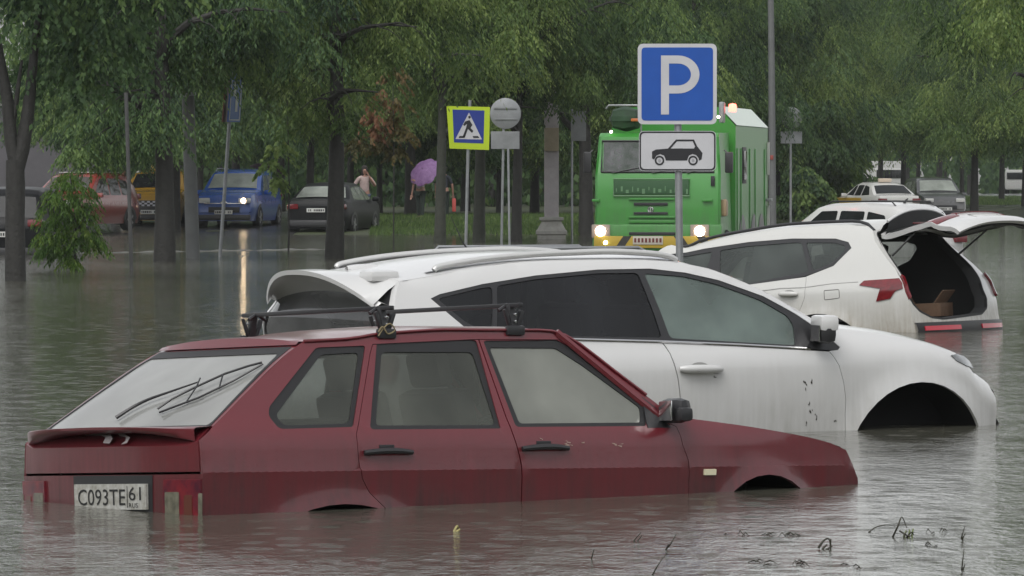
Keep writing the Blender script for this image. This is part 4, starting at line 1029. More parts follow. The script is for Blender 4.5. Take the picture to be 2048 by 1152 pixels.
    for q in (-1, 1):
        o = Vector((3.55, q * 1.02, 1.15)); mb = MB(); mb.box(o, (.14, .22, .16), bev=.05); mb.build('mirror', WHITE2, c.root, 50)
        c.panel('headlight', mat('headlight_glass', (.5, .5, .48), .1, coat=.8), [(4.3, .95), (4.62, .88), (4.66, .96), (4.35, 1.03)], off=.006, rim=.02, both=False)
        break
    # cardboard box lying in the boot
    bx = empty('cardboard_box', mat=fr.M @ Matrix.Translation((.62, -.18, .735)) @ Matrix.Rotation(R(15), 4, 'Z'))
    tag(bx, 'torn brown cardboard box lying in the open boot of the white SUV', 'box')
    cb = mat('brown_cardboard', (.20, .12, .075), .85, var=.3, vscale=12)
    mb = MB(); mb.box((0, 0, .07), (.4, .5, .14), bev=.004); mb.build('carton', cb, bx)
    mb = MB(); mb.box((-.17, 0, .19), (.012, .48, .2), Matrix.Rotation(R(-38), 3, 'Y')); mb.box((.2, .05, .17), (.012, .4, .16), Matrix.Rotation(R(30), 3, 'Y')); mb.build('flap', cb, bx)
    return c
GATE_ANG = 55
CARS['open'] = build_open()
# ---------------------------------------------------------------- ground, kerb, far wood
def sstep(a, b, x):
    t = max(0, min(1, (x - a) / (b - a))); return t * t * (3 - 2 * t)
def gz(X, Y):
    """height of the land over the flood level"""
    a = X / max(Y, 1) * F + CX                      # where it lies across the view; shores differ from left to right
    ys = 147 ; ys = lerp(ys, 205, sstep(3.5, 8, X))
    h = (Y - ys) * .022
    return max(-.62, min(.30, h)) + (.02 * math.sin(X * 1.7) * math.cos(Y * .9) if h > -.1 else 0)
mb = MB(); xs = [-420, -200, -100, -60, -40] + [-30 + .75 * i for i in range(81)] + [40, 60, 100, 200, 420]
ys_ = [-60, 0, 60, 100, 120] + [130 + 2 * i for i in range(60)] + [270, 320, 400, 600, 950]
mb.grid([[(x, y, gz(x, y)) for x in xs] for y in ys_])
gm = mat('wet_grass_ground', (.055, .075, .022), .6, var=.6, vscale=1.2, bump=.6, bscale=8, vcol=(.03, .032, .018))
GROUND = tag(mb.build('ground', gm), 'low grassy bank rising out of the flood under the trees', 'ground', kind='structure')
asph = mat('wet_asphalt', (.045, .045, .046), .22, var=.4, vscale=.8, bump=.15, bscale=30)
def sheet(name, pts_rows, m, label):
    o = MB().grid(pts_rows).build(name, m); tag(o, label, name.replace('_', ' '), kind='structure'); return o
sheet('parking_area', [[(x, y, max(gz(x, y), -.62) + .012) for x in [-60 + i * 1.5 for i in range(38)] if x < -4.6] for y in [112 + 3 * k for k in range(30)]], asph, 'wet asphalt parking area under the trees on the left')
rows = []
for k in range(50):
    y = 190 + k * 6; cx = 15.0 + (y - 190) * .085 
    rows.append([(cx + dx, y, gz(cx + dx, y) + .012) for dx in (-4.2, -2, 0, 2, 4, 7, 10, 14)])
sheet('road', rows, asph, 'wet asphalt road leading away beyond the flood on the right')
km = mat('kerb_concrete', (.24, .235, .22), .5, var=.4, vscale=5)
mb = MB()
def kerb(p, q, n, w_=.16, z0=-.5, z1=.018):
    rows = []
    for k in range(n + 1):
        c_ = Vector(p).lerp(Vector(q), k / n); dz = .012 * math.sin(k * 1.7) + .008 * math.sin(k * .63)
        rows.append([Vector((c_.x, c_.y - w_ / 2, z0)), Vector((c_.x, c_.y - w_ / 2, z1 + dz - .02)), Vector((c_.x, c_.y - w_ / 2 + .02, z1 + dz)), Vector((c_.x, c_.y + w_ / 2, z1 + dz)), Vector((c_.x, c_.y + w_ / 2, z0))])
    mb.grid(rows)
a, b = at(-120, 511), at(668, 498.5); kerb((a.x, a.y, 0), (b.x, b.y, 0), 60)
tag(mb.build('kerb', km), 'pale concrete kerb just breaking the flood surface before the parked cars', 'kerb', kind='structure')

# ---------------------------------------------------------------- foliage
def leaf_mat(name, c0, c1, c2):
    m = bpy.data.materials.new(name); m.use_nodes = True; n = m.node_tree; L = n.links; b = n.nodes['Principled BSDF']
    at_ = n.nodes.new('ShaderNodeAttribute'); at_.attribute_name = 'tone'
    cr_ = n.nodes.new('ShaderNodeValToRGB'); e = cr_.color_ramp.elements; e[0].color = (*c0, 1); e[1].color = (*c2, 1); x = e.new(.5); x.color = (*c1, 1)
    L.new(at_.outputs['Fac'], cr_.inputs[0]); L.new(cr_.outputs[0], b.inputs['Base Color']); b.inputs['Roughness'].default_value = .62; b.inputs['Specular IOR Level'].default_value = .3
    tl = n.nodes.new('ShaderNodeBsdfTranslucent'); mx = n.nodes.new('ShaderNodeMixShader'); mx.inputs[0].default_value = .38
    L.new(cr_.outputs[0], tl.inputs[0]); L.new(b.outputs[0], mx.inputs[1]); L.new(tl.outputs[0], mx.inputs[2]); L.new(mx.outputs[0], n.nodes['Material Output'].inputs[0])
    MATS[name] = m; return m
LEAF_A = leaf_mat('leaves_ash', (.026, .055, .02), (.10, .165, .045), (.21, .28, .08))
LEAF_B = leaf_mat('leaves_deep', (.02, .048, .022), (.075, .135, .048), (.17, .25, .07))
LEAF_C = leaf_mat('leaves_reddish', (.05, .05, .015), (.11, .09, .03), (.2, .09, .05))
LEAF_D = leaf_mat('leaves_bright', (.03, .07, .012), (.07, .14, .022), (.16, .22, .04))
BARK = mat('wet_bark', (.027, .026, .023), .75, var=.5, vscale=9, bump=.8, bscale=22)
BARK2 = mat('wet_bark_green', (.038, .042, .03), .75, var=.5, vscale=7, bump=.8, bscale=22)
def leaves(rng, centers, nspray, leaf=(.1, .035), nl=11, spread=.5, tone_lump=True):
    """sprays of drooping leaflets scattered in clumps round the given centres -> verts, faces, tones"""
    V = []; Fs = []; T = []
    for (c, r, tone) in centers:
        for _ in range(nspray):
            d = Vector((rng.gauss(0, 1), rng.gauss(0, 1), rng.gauss(0, .8)))
            d *= r * (.35 + .65 * rng.random()**.5) / max(d.length, 1e-6)
            o = Vector(c) + d
            az = math.atan2(d.y, d.x) + rng.uniform(-.8, .8); ln = rng.uniform(.25, .5) * spread * 2
            t0 = max(0, min(1, tone + rng.gauss(0, .14)))
            for k in range(nl):
                f = (k + .5) / nl
                p = o + Vector((math.cos(az) * ln * f, math.sin(az) * ln * f, -ln * (.25 * f + .75 * f * f)))
                sd = 1 if k % 2 else -1
                a2 = az + sd * rng.uniform(.5, 1.3); dr = rng.uniform(.8, 2.6)
                dv = Vector((math.cos(a2), math.sin(a2), -dr)).normalized(); L_ = leaf[0] * rng.uniform(.7, 1.3)
                sv = dv.cross(Vector((rng.uniform(-1, 1), rng.uniform(-1, 1), rng.uniform(-.3, 1)))).normalized() * leaf[1] * rng.uniform(.7, 1.3)
                i = len(V); V += [p, p + dv * L_ * .45 + sv, p + dv * L_, p + dv * L_ * .45 - sv]; Fs.append((i, i + 1, i + 2, i + 3)); T.append(max(0, min(1, t0 + rng.gauss(0, .1))))
    return V, Fs, T
def leaf_obj(name, V, Fs, T, m, parent):
    me = bpy.data.meshes.new(name); me.from_pydata([tuple(v) for v in V], [], Fs); me.materials.append(m)
    at_ = me.attributes.new('tone', 'FLOAT', 'FACE'); at_.data.foreach_set('value', T)
    o = bpy.data.objects.new(name, me); COL.objects.link(o); o.parent = parent; return o
def crown_centers(rng, z0, z1, rad, n, low_n):
    C = []
    for _ in range(n):
        f = rng.random(); z = lerp(z0 + .4, z1, f); rr = rad * math.sin(math.pi * min(1, .22 + .78 * f))**.6
        a = rng.uniform(0, 6.283); q = rr * math.sqrt(rng.random())
        C.append(((math.cos(a) * q, math.sin(a) * q, z), rng.uniform(.45, .8), rng.betavariate(2, 2.6)))
    for _ in range(low_n):                           # the hanging skirt
        a = rng.uniform(0, 6.283); q = rad * (.25 + .85 * rng.random()**.7)
        C.append(((math.cos(a) * q, math.sin(a) * q, z0 + rng.uniform(-.3, 1.6)), rng.uniform(.3, .6), rng.betavariate(2, 2)))
    return C
def trunk_mesh(rng, r, h, fork=2.6, lean=(0, 0), limbs=5, bend=.12, rad=3):
    mb = MB(); n = 10; pts = []; rs = []
    for k in range(n + 1):
        f = k / n; z = -1.2 + (h + 1.2) * f; zz = max(0, z)
        pts.append(Vector((lean[0] * zz + bend * math.sin(f * 5 + r * 40) * f, lean[1] * zz + bend * math.cos(f * 4) * f, z)))
        rs.append(r * (1.12 if z < .1 else 1) * lerp(1, .25, max(0, z) / h))
    mb.tube(pts, rs, 12)
    for i in range(limbs):
        z = lerp(fork, h * .8, i / max(1, limbs - 1)); f = (z + 1.2) / (h + 1.2) * n; j = min(n - 1, int(f)); o = pts[j].lerp(pts[j + 1], f - j); a = rng.uniform(0, 6.283); ln = rad * rng.uniform(.6, .95)
        q = [o + Vector((math.cos(a + .2 * k) * ln * k / 5, math.sin(a + .2 * k) * ln * k / 5, ln * (.9 * k / 5 - .35 * (k / 5)**2 * (1.6 if i < 2 else 1)))) for k in range(6)]
        r0 = r * lerp(.6, .3, i / limbs); mb.tube(q, [lerp(r0, .012, k / 5) for k in range(6)], 7)
        for m_ in (2, 3, 4):
            b_ = a + rng.uniform(-1.4, 1.4); q2 = [q[m_] + Vector((math.cos(b_) * .9 * k / 3, math.sin(b_) * .9 * k / 3, .25 * k / 3 - .5 * (k / 3)**2)) for k in range(4)]
            mb.tube(q2, [.028, .018, .01, .005], 5)
    return mb
GRP = 'trees standing in the flood'
PROTO = []
for i, (lm, rad, z0, z1, ns, lf) in enumerate(((LEAF_A, 3.3, 2.7, 10.5, 72, (.11, .019)), (LEAF_B, 3.2, 2.5, 11, 72, (.12, .02)), (LEAF_A, 2.9, 2.9, 9.5, 72, (.10, .018)), (LEAF_B, 3.6, 2.6, 12, 64, (.14, .026)))):
    rng = random.Random(50 + i)
    V, Fs, T = leaves(rng, crown_centers(rng, z0, z1, rad, 70, 46), ns, lf, 10, .55)
    PROTO.append((V, Fs, T, lm))
PM = []
def tree(px, base, wpx, label, proto=0, rz=0., sc=1., fork=2.6, lean=(0, 0), h=9, bark=None, group=GRP, Y=None, crown_z=0., name='tree', limbs=5, r=None, back=1.6, front_up=1.5):
    if Y is None: g = at(px, base); X, Y = g.x, g.y
    else: X = (px - CX) * Y / F
    z = min(0, gz(X, Y)) if gz(X, Y) < 0 else gz(X, Y)
    o = empty(name, (X, Y, max(0, z)), 0); tag(o, label, 'tree', group)
    r = r or wpx / 2 / (F / Y); rng = random.Random(int(px * 7 + Y))
    trunk_mesh(rng, r, h, fork, lean, limbs).build('trunk', bark or BARK, o, 50)
    while len(PM) <= proto:
        V, Fs, T, lm = PROTO[len(PM)]; c_ = leaf_obj('crown', V, Fs, T, lm, o); PM.append(c_.data); bpy.data.objects.remove(c_)
    c_ = bpy.data.objects.new('crown', PM[proto]); COL.objects.link(c_); c_.parent = o; c_.rotation_euler = (0, 0, rz); c_.scale = (sc, sc, sc); c_.location = (lean[0] * 5, lean[1] * 5 + (back if Y < 150 else 0), crown_z + (front_up if Y < 150 else 0))
    return o
T2 = tree(328, 524, 42, 'tree with thick straight dark trunk beside the grey concrete pole', 1, .4, h=9)
T3 = tree(667, 516, 37, 'tree with dark trunk in front of the black saloon', 0, 2.1, h=9, lean=(.02, 0))
T4 = tree(880, 487, 23, 'greenish slender trunk just right of the lilac umbrella', 2, 1.2, h=8, bark=BARK2)
tree(957, 482, 25, 'tree whose trunk stands just behind the pedestrian crossing sign', 0, 4.0, h=8, bark=BARK2)
T6 = tree(1033, 484, 22, 'tree whose trunk stands just right of the twin thin posts', 1, 5.2, h=8)
T7 = tree(1172, 470, 30, 'dark trunk between the blank rectangular sign and the green truck', 3, .9, h=9, sc=.95)
tree(1068, 440, 20, 'reddish-brown trunk half hidden left of the stone column', 0, 3.0, h=8, Y=185)
tree(700, 452, 16, 'thin trunk in deep shade right behind the woman in the pink top', 3, 2.2, h=8, Y=178)
tree(348, 470, 24, 'dark trunk rising behind the grey concrete pole', 3, 5.5, h=9, Y=150)
def boughs(o, blobs, lm=LEAF_B, dy=0, ns=38, lf=(.10, .019)):
    # low boughs of this tree: each leaf clump hangs from a real branch
    Y = o.location.y + dy; s = F / Y; rng = random.Random(int(o.location.x * 100)); C = []; mb = MB(); ty = dy
    for (px, py, r_, t_) in blobs:
        q = Vector(((px - CX) / s - o.location.x, dy + rng.uniform(-.5, .5), H - (py - YH) / s - o.location.z)); C.append((tuple(q), r_, t_))
        a = Vector((0, 0, max(q.z + .5, 2.4))); m_ = a.lerp(q, .55) + Vector((0, 0, .25)); mb.tube(cr([a, m_, q], 4), [lerp(.03, .006, k / 8) for k in range(9)], 5)
    V, Fs, T = leaves(rng, C, ns, lf, 10, .42); leaf_obj('low_foliage', V, Fs, T, lm, o); mb.build('low_boughs', BARK, o, 50)
boughs(T2, [(200, 235, .45, .45), (240, 200, .5, .35), (290, 190, .5, .3), (330, 225, .4, .35), (345, 262, .3, .45), (300, 255, .4, .5), (262, 240, .4, .3), (215, 285, .3, .6), (170, 250, .4, .55), (310, 120, .5, .3), (240, 120, .6, .25), (330, 60, .5, .3), (280, 50, .6, .2), (180, 150, .5, .3), (200, 60, .6, .3), (255, 290, .25, .5), (400, 60, .5, .3), (160, 300, .25, .65), (185, 320, .2, .6)], dy=-.6)
boughs(T3, [(600, 120, .5, .5), (640, 180, .45, .45), (590, 190, .4, .55), (560, 120, .5, .5), (700, 70, .5, .45), (740, 130, .5, .5), (640, 60, .5, .4), (560, 50, .5, .4), (780, 90, .5, .55), (715, 190, .3, .6), (620, 240, .25, .6), (690, 240, .2, .3)], lm=LEAF_A, dy=-.4)
boughs(T4, [(850, 120, .6, .5), (900, 160, .6, .45), (860, 200, .4, .5), (940, 110, .6, .4), (930, 195, .35, .5), (820, 180, .4, .5), (870, 70, .6, .5), (960, 170, .4, .35), (965, 40, .6, .4)], lm=LEAF_A)
boughs(T6, [(1050, 120, .7, .35), (1000, 90, .6, .4), (1080, 170, .6, .3), (1060, 60, .7, .3), (1050, 190, .4, .3), (990, 160, .4, .35)], lm=LEAF_B)
boughs(T7, [(1180, 130, .7, .55), (1130, 120, .7, .5), (1200, 180, .5, .6), (1120, 190, .5, .45), (1160, 80, .8, .4), (1230, 100, .6, .4), (1240, 40, .8, .35), (1190, 210, .3, .5), (1212, 222, .3, .5), (1236, 205, .25, .4)], lm=LEAF_A, ns=34)
# trunk that forks low, far left
def forked():
    g = at(30, 562); o = empty('tree', (g.x, g.y, 0)); tag(o, 'low-forking tree with two heavy black limbs at the left edge', 'tree', GRP)
    s = F / g.y; mb = MB()
    def w_(px, py, dy=0): return Vector(((px - CX) * g.y / F - g.x, dy, H - (py - YH) / s))
    mb.tube([w_(30, 700), w_(31, 560), w_(30, 450), w_(31, 370), w_(30, 320)], [.17, .165, .15, .15, .14], 14)
    mb.tube([w_(34, 335), w_(22, 280), w_(15, 200), w_(2, 130), w_(-14, 40), w_(-30, -80)], [.12, .105, .095, .08, .07, .04], 10)
    mb.tube([w_(32, 340), w_(44, 300), w_(54, 240), w_(62, 170), w_(70, 90), w_(85, -40)], [.13, .12, .105, .085, .06, .04], 10)
    mb.tube([w_(24, 262), w_(33, 200), w_(38, 160), w_(44, 120)], [.05, .04, .03, .02], 8)
    mb.build('trunk', BARK, o, 60)
    rng = random.Random(77); C = []
    for _ in range(80):
        a = rng.uniform(0, 6.283); q = 2.8 * math.sqrt(rng.random()); C.append(((math.cos(a) * q + .6, math.sin(a) * q * .9, rng.uniform(4.5, 9)), rng.uniform(.4, .7), rng.betavariate(2, 3)))
    for (px, py) in ((120, 60), (90, 10), (150, 110), (180, 60), (135, 170), (215, 120), (100, 130), (230, 40)): C.append((tuple(w_(px, py, rng.uniform(-.6, .5))), .42, .35))
    V, Fs, T = leaves(rng, C, 30, (.11, .033), 10, .5); leaf_obj('crown', V, Fs, T, LEAF_B, o)
forked()
# trees further back under whose branches the cars and people stand
BG = 'trees of the wood behind the flood'
rng = random.Random(5)
i = 0
for (px, Y, pr, sc) in ((232, 158, 1, 1.05), (250, 190, 3, 1.1), (470, 165, 0, 1.1), (560, 200, 3, 1.1), (620, 165, 2, 1), (760, 190, 1, 1.1), (820, 170, 0, 1.), (930, 200, 3, 1.15), (1000, 175, 1, 1.05), (1110, 185, 3, 1.1), (1215, 175, 0, 1.1),
                        (1300, 200, 3, 1.2), (1390, 180, 1, 1.1), (1480, 205, 0, 1.2), (1555, 205, 3, 1.1), (400, 215, 1, 1.2), (880, 235, 1, 1.2), (1250, 235, 3, 1.2)):
    tree(px, 0, 0, 'one of the crowded dark trees of the wood beyond the flood', pr, rng.uniform(0, 6), sc=sc, h=9, Y=Y, group=BG, r=rng.uniform(.11, .2), limbs=3, crown_z=rng.uniform(-.3, .5))
RG = 'trees along the road on the right'
for (px, Y, pr, sc, cz) in ((1640, 240, 0, 1.35, -.6), (1690, 265, 2, 1.3, -.2), (1716, 300, 0, 1.4, .2), (1760, 285, 0, 1.3, .6), (1806, 270, 1, 1.3, .8), (1836, 310, 3, 1.5, .8), (1925, 255, 0, 1.25, .4), (1948, 215, 1, 1.15, .2), (2003, 285, 3, 1.4, .5), (2050, 235, 0, 1.3, -.3), (1600, 228, 2, 1.2, -.4), (2090, 190, 0, 1.1, .0), (1880, 330, 1, 1.5, 1.2)):
    tree(px, 0, 0, 'one of the slim roadside trees standing beyond the taxi and the dark SUV', pr, rng.uniform(0, 6), sc=sc, h=10, Y=Y, group=RG, r=rng.uniform(.1, .17), limbs=3, crown_z=cz)
# overhanging near branches, top right and top middle: trees whose trunks stand outside the picture
tree(2190, 0, 0, 'tree at the right edge whose drooping branches hang over the road', 2, 1.1, sc=1.0, h=9, Y=98, r=.16, group='overhanging trees')
# shrubs
def shrub(px, py, w_, h_, label, lm=LEAF_B, Y=None, n=26, lf=(.11, .035), name='shrub', ns=26, group=None):
    g = at(px, py) if Y is None else Vector(((px - CX) * Y / F, Y, gz((px - CX) * Y / F, Y)))
    o = empty(name, (g.x, g.y, max(0, g.z))); tag(o, label, 'shrub', group); rng = random.Random(int(px + py)); C = []
    for _ in range(n):
        a = rng.uniform(0, 6.283); f = rng.random(); q = w_ * math.sqrt(rng.random()) * math.sin(math.pi * (.25 + .6 * f)); C.append(((math.cos(a) * q, math.sin(a) * q, .15 + h_ * f), .28, rng.betavariate(2, 2)))
    V, Fs, T = leaves(rng, C, ns, lf, 9, .35); leaf_obj('foliage', V, Fs, T, lm, o)
    mb = MB()
    for k in range(4): a = k * 1.6; mb.tube([(0, 0, -.6), (math.cos(a) * .1, math.sin(a) * .1, h_ * .3), (math.cos(a) * w_ * .4, math.sin(a) * w_ * .4, h_ * .8)], [.025, .018, .006], 6)
    mb.build('stem', BARK, o); return o
for k, (px, py, Y, w_, h_) in enumerate(((1650, 0, 208, 1.3, 2.4), (1608, 0, 200, .9, 1.8), (1690, 0, 222, 1.2, 2.0), (1560, 0, 214, 1.2, 1.7))):
    shrub(px, py, w_, h_, ('tall bushy shrub left of the white and yellow taxi', 'shrub at the foot of the round-sign post on the right', 'shrub just behind the bonnet of the white and yellow taxi', 'low shrub behind the tall thin pole')[k], LEAF_D if k == 0 else LEAF_B, Y=Y, n=50, ns=30, lf=(.16, .05))
# small sapling in the flood, far left
def sapling():
    g = at(147, 543); o = empty('sapling', (g.x, g.y, 0)); tag(o, 'feathery bright green sapling rising from the flood beside the forked tree', 'sapling'); s = F / g.y
    def w_(px, py, dy=0): return Vector(((px - CX) * g.y / F - g.x, dy, H - (py - YH) / s))
    mb = MB(); mb.tube([w_(148, 600), w_(150, 520), w_(152, 450), w_(146, 400), w_(140, 350)], [.022, .02, .015, .01, .006], 6); mb.tube([w_(146, 560), w_(137, 520), w_(128, 480), w_(105, 440)], [.016, .013, .01, .005], 6); mb.tube([w_(151, 470), w_(170, 430), w_(185, 400)], [.012, .008, .005], 5); mb.build('stem', BARK, o)
    rng = random.Random(3); C = []
    for (px, py, r_) in ((120, 385, .16), (145, 368, .14), (165, 385, .16), (110, 410, .17), (150, 410, .18), (175, 420, .14), (100, 440, .14), (130, 440, .18), (165, 450, .16), (120, 470, .14), (150, 475, .16), (180, 470, .12), (100, 495, .12), (125, 500, .12), (185, 485, .1), (135, 352, .1), (90, 470, .1), (140, 520, .07)):
        C.append((tuple(w_(px, py, rng.uniform(-.25, .25))), r_ * 1.1, rng.uniform(.25, .6)))
    V, Fs, T = leaves(rng, C, 30, (.085, .013), 11, .28); leaf_obj('foliage', V, Fs, T, LEAF_D, o)
sapling()
def thin(px, base, top, label, lm, blobs, w_=.02):
    g = at(px, base); o = empty('sapling', (g.x, g.y, 0)); tag(o, label, 'sapling'); s = F / g.y
    def q(x, y, dy=0): return Vector(((x - CX) * g.y / F - g.x, dy, H - (y - YH) / s))
    MB().tube([q(px, base + 50), q(px, base), q(px + 1, (base + top) / 2), q(px - 2, top)], [w_, w_, w_ * .8, .006], 7).build('stem', BARK, o)
    rng = random.Random(px); V, Fs, T = leaves(rng, [(tuple(q(x, y, rng.uniform(-.3, .3))), r_, t_) for (x, y, r_, t_) in blobs], 16, (.11, .036), 10, .3); leaf_obj('foliage', V, Fs, T, lm, o)
thin(577, 506, 200, 'thin dark sapling in front of the black saloon\'s left tail lamp', LEAF_A, [(560, 300, .25, .7), (540, 330, .15, .6), (580, 250, .25, .6), (600, 220, .25, .6), (555, 360, .1, .7)])
thin(787, 497, 130, 'thin sapling with reddish leaves between the two trunks', LEAF_C, [(790, 150, .25, .5), (770, 190, .22, .7), (755, 230, .2, .9), (745, 260, .18, .95), (800, 210, .25, .4), (780, 240, .2, .3), (760, 285, .15, .2), (810, 260, .18, .4), (795, 300, .12, .2), (715, 285, .16, .1)], .018)
# far wood: beyond counting
def far_wood():
    rng = random.Random(9); V = []; Fs = []; T = []
    for _ in range(60000):
        px = rng.uniform(-150, 2250); Y = rng.uniform(225, 262) if px < 1560 else rng.uniform(335, 400)
        if px < 75 and Y < 262: continue
        z = 15 * rng.random()**1.15; tr = .5 + .5 * math.sin(px * .045) * math.sin(px * .013 + 2)
        lowlim = .2 if px < 1560 else 1.5 + 1.3 * tr
        if z < lowlim: z = lowlim + rng.random()
        c = Vector(((px - CX) * Y / F, Y, z + .3)); L_ = rng.uniform(.22, .5); a = rng.uniform(0, 6.283)
        dv = Vector((math.cos(a) * .6, math.sin(a) * .4, -1)).normalized(); sv = dv.cross(Vector((rng.uniform(-1, 1), rng.uniform(-1, 1), .3))).normalized() * L_ * .35
        i = len(V); V += [c, c + dv * L_ * .5 + sv, c + dv * L_, c + dv * L_ * .5 - sv]; Fs.append((i, i + 1, i + 2, i + 3)); T.append(max(0, min(1, rng.gauss(.35 + .2 * math.sin(px * .06 + z), .15))))
    for _ in range(26000):
        px = rng.uniform(-150, 2250); Y = rng.uniform(262, 285) if px < 1560 else rng.uniform(400, 440); z = 3.6 * rng.random()
        if px > 1700 and math.sin(px * .11) > .8: continue
        c = Vector(((px - CX) * Y / F, Y, z + .3)); L_ = rng.uniform(.3, .6); dv = Vector((rng.uniform(-.5, .5), rng.uniform(-.4, .4), -1)).normalized(); sv = dv.cross(Vector((rng.uniform(-.5, .5), 1, .3))).normalized() * L_ * .4
        i = len(V); V += [c, c + dv * L_ * .5 + sv, c + dv * L_, c + dv * L_ * .5 - sv]; Fs.append((i, i + 1, i + 2, i + 3)); T.append(max(0, min(1, rng.gauss(.3, .15))))
    o = leaf_obj('far_wood', V, Fs, T, LEAF_B, None); tag(o, 'dense far wood closing the view behind the trees', 'wood', kind='stuff')
    mb = MB()
    for k in range(70):
        px = rng.uniform(-100, 2200); Y = rng.uniform(228, 255) if px < 1560 else rng.uniform(340, 395); X = (px - CX) * Y / F; r_ = rng.uniform(.1, .2); mb.tube([(X, Y, -.5), (X + .1, Y, 4), (X - .1, Y, 9)], [r_, r_ * .8, r_ * .5], 7)
    t_ = mb.build('far_trunks', BARK, o); t_['kind'] = 'stuff'
far_wood()
def unseen_reflection_wood():
    # unseen tree belt, added behind the camera to darken reflections in the paint
    rng = random.Random(19); V = []; Fs = []; T = []
    for _ in range(26000):
        a = rng.uniform(R(160), R(380)); r_ = rng.uniform(52, 62); z = 15 * rng.random(); hgt = 11 + 3 * math.sin(a * 9) + 2 * math.sin(a * 23)
        if z > hgt: continue
        c = Vector((math.cos(a) * r_, math.sin(a) * r_ + 20, z)); L_ = rng.uniform(.7, 1.3); dv = Vector((rng.uniform(-.6, .6), rng.uniform(-.6, .6), -1)).normalized(); sv = dv.cross(Vector((math.cos(a), math.sin(a), .3))).normalized() * L_ * .4
        i = len(V); V += [c, c + dv * L_ * .5 + sv, c + dv * L_, c + dv * L_ * .5 - sv]; Fs.append((i, i + 1, i + 2, i + 3)); T.append(max(0, min(1, rng.gauss(.35, .2))))
    tag(leaf_obj('unseen_reflection_wood', V, Fs, T, LEAF_B, None), 'unseen belt of trees added behind the camera to darken reflections', 'wood', kind='stuff')
unseen_reflection_wood()
# grass on the bank: beyond counting
def bank_grass():
    rng = random.Random(12); V = []; Fs = []; T = []
    def blades(n, xr, yr, hh):
        for _ in range(n):
            Y = rng.uniform(*yr); px = rng.uniform(*xr); X = (px - CX) * Y / F; z = gz(X, Y)
            if z < -.02: continue
            if X < -4.7 and Y < 200: continue
            h_ = rng.uniform(.5, 1) * hh; a = rng.uniform(0, 3.14); w_ = rng.uniform(.008, .02); b = Vector((X, Y, z)); s_ = Vector((math.cos(a) * w_, math.sin(a) * w_, 0)); l_ = Vector((rng.uniform(-.5, .5) * h_, rng.uniform(-.5, .5) * h_, h_))
            i = len(V); V.extend([b - s_, b + s_, b + l_ * .6 + s_ * .7, b + l_]); Fs.append((i, i + 1, i + 2, i + 3)); T.append(max(0, min(1, rng.gauss(.42, .2))))
    blades(22000, (740, 1240), (146, 175), .16); blades(14000, (1380, 1720), (200, 240), .2); blades(6000, (1900, 2060), (240, 330), .2)
    tag(leaf_obj('bank_grass', V, Fs, T, LEAF_A, None), 'wet green grass along the edge of the flood', 'grass', kind='stuff')
bank_grass()
# ---------------------------------------------------------------- buildings glimpsed on the left
def block():
    o = empty('apartment_block', ((-30 - CX) * 235 / F, 235, .3)); tag(o, 'pale grey apartment block glimpsed through the leaves at upper left', 'building')
    wall = mat('pale_render_wall', (.42, .42, .43), .8, var=.15, vscale=2)
    MB().box((-4, 6, 10), (18, 12, 20.0)).build('wall', wall, o, 0)
    gl = mat('dark_window', (.03, .035, .04), .1)
    for i in range(5):
        for j in range(4):
            x = -11 + i * 3.3; z = 3.2 + j * 3; f = MB().box((x, -.02, z), (1.5, .1, 1.5)).build('window_frame', WHP, o, 0); MB().box((x, -.08, z), (1.3, .04, 1.3)).build('pane', gl, f, 0)
block()
def garage():
    o = empty('low_wall', ((60 - CX) * 205 / F, 205, .2)); tag(o, 'low dark grey garage wall behind the cars at far left', 'wall')
    MB().box((-1.5, 0, 1.9), (9, .4, 4.4), bev=.03).build('wall_slab', mat('grey_garage', (.10, .095, .105), .8, var=.3, vscale=1.5), o, 0); MB().box((-1.5, 0, 4.16), (9.2, .6, .1)).build('coping', km, o, 0)
garage()
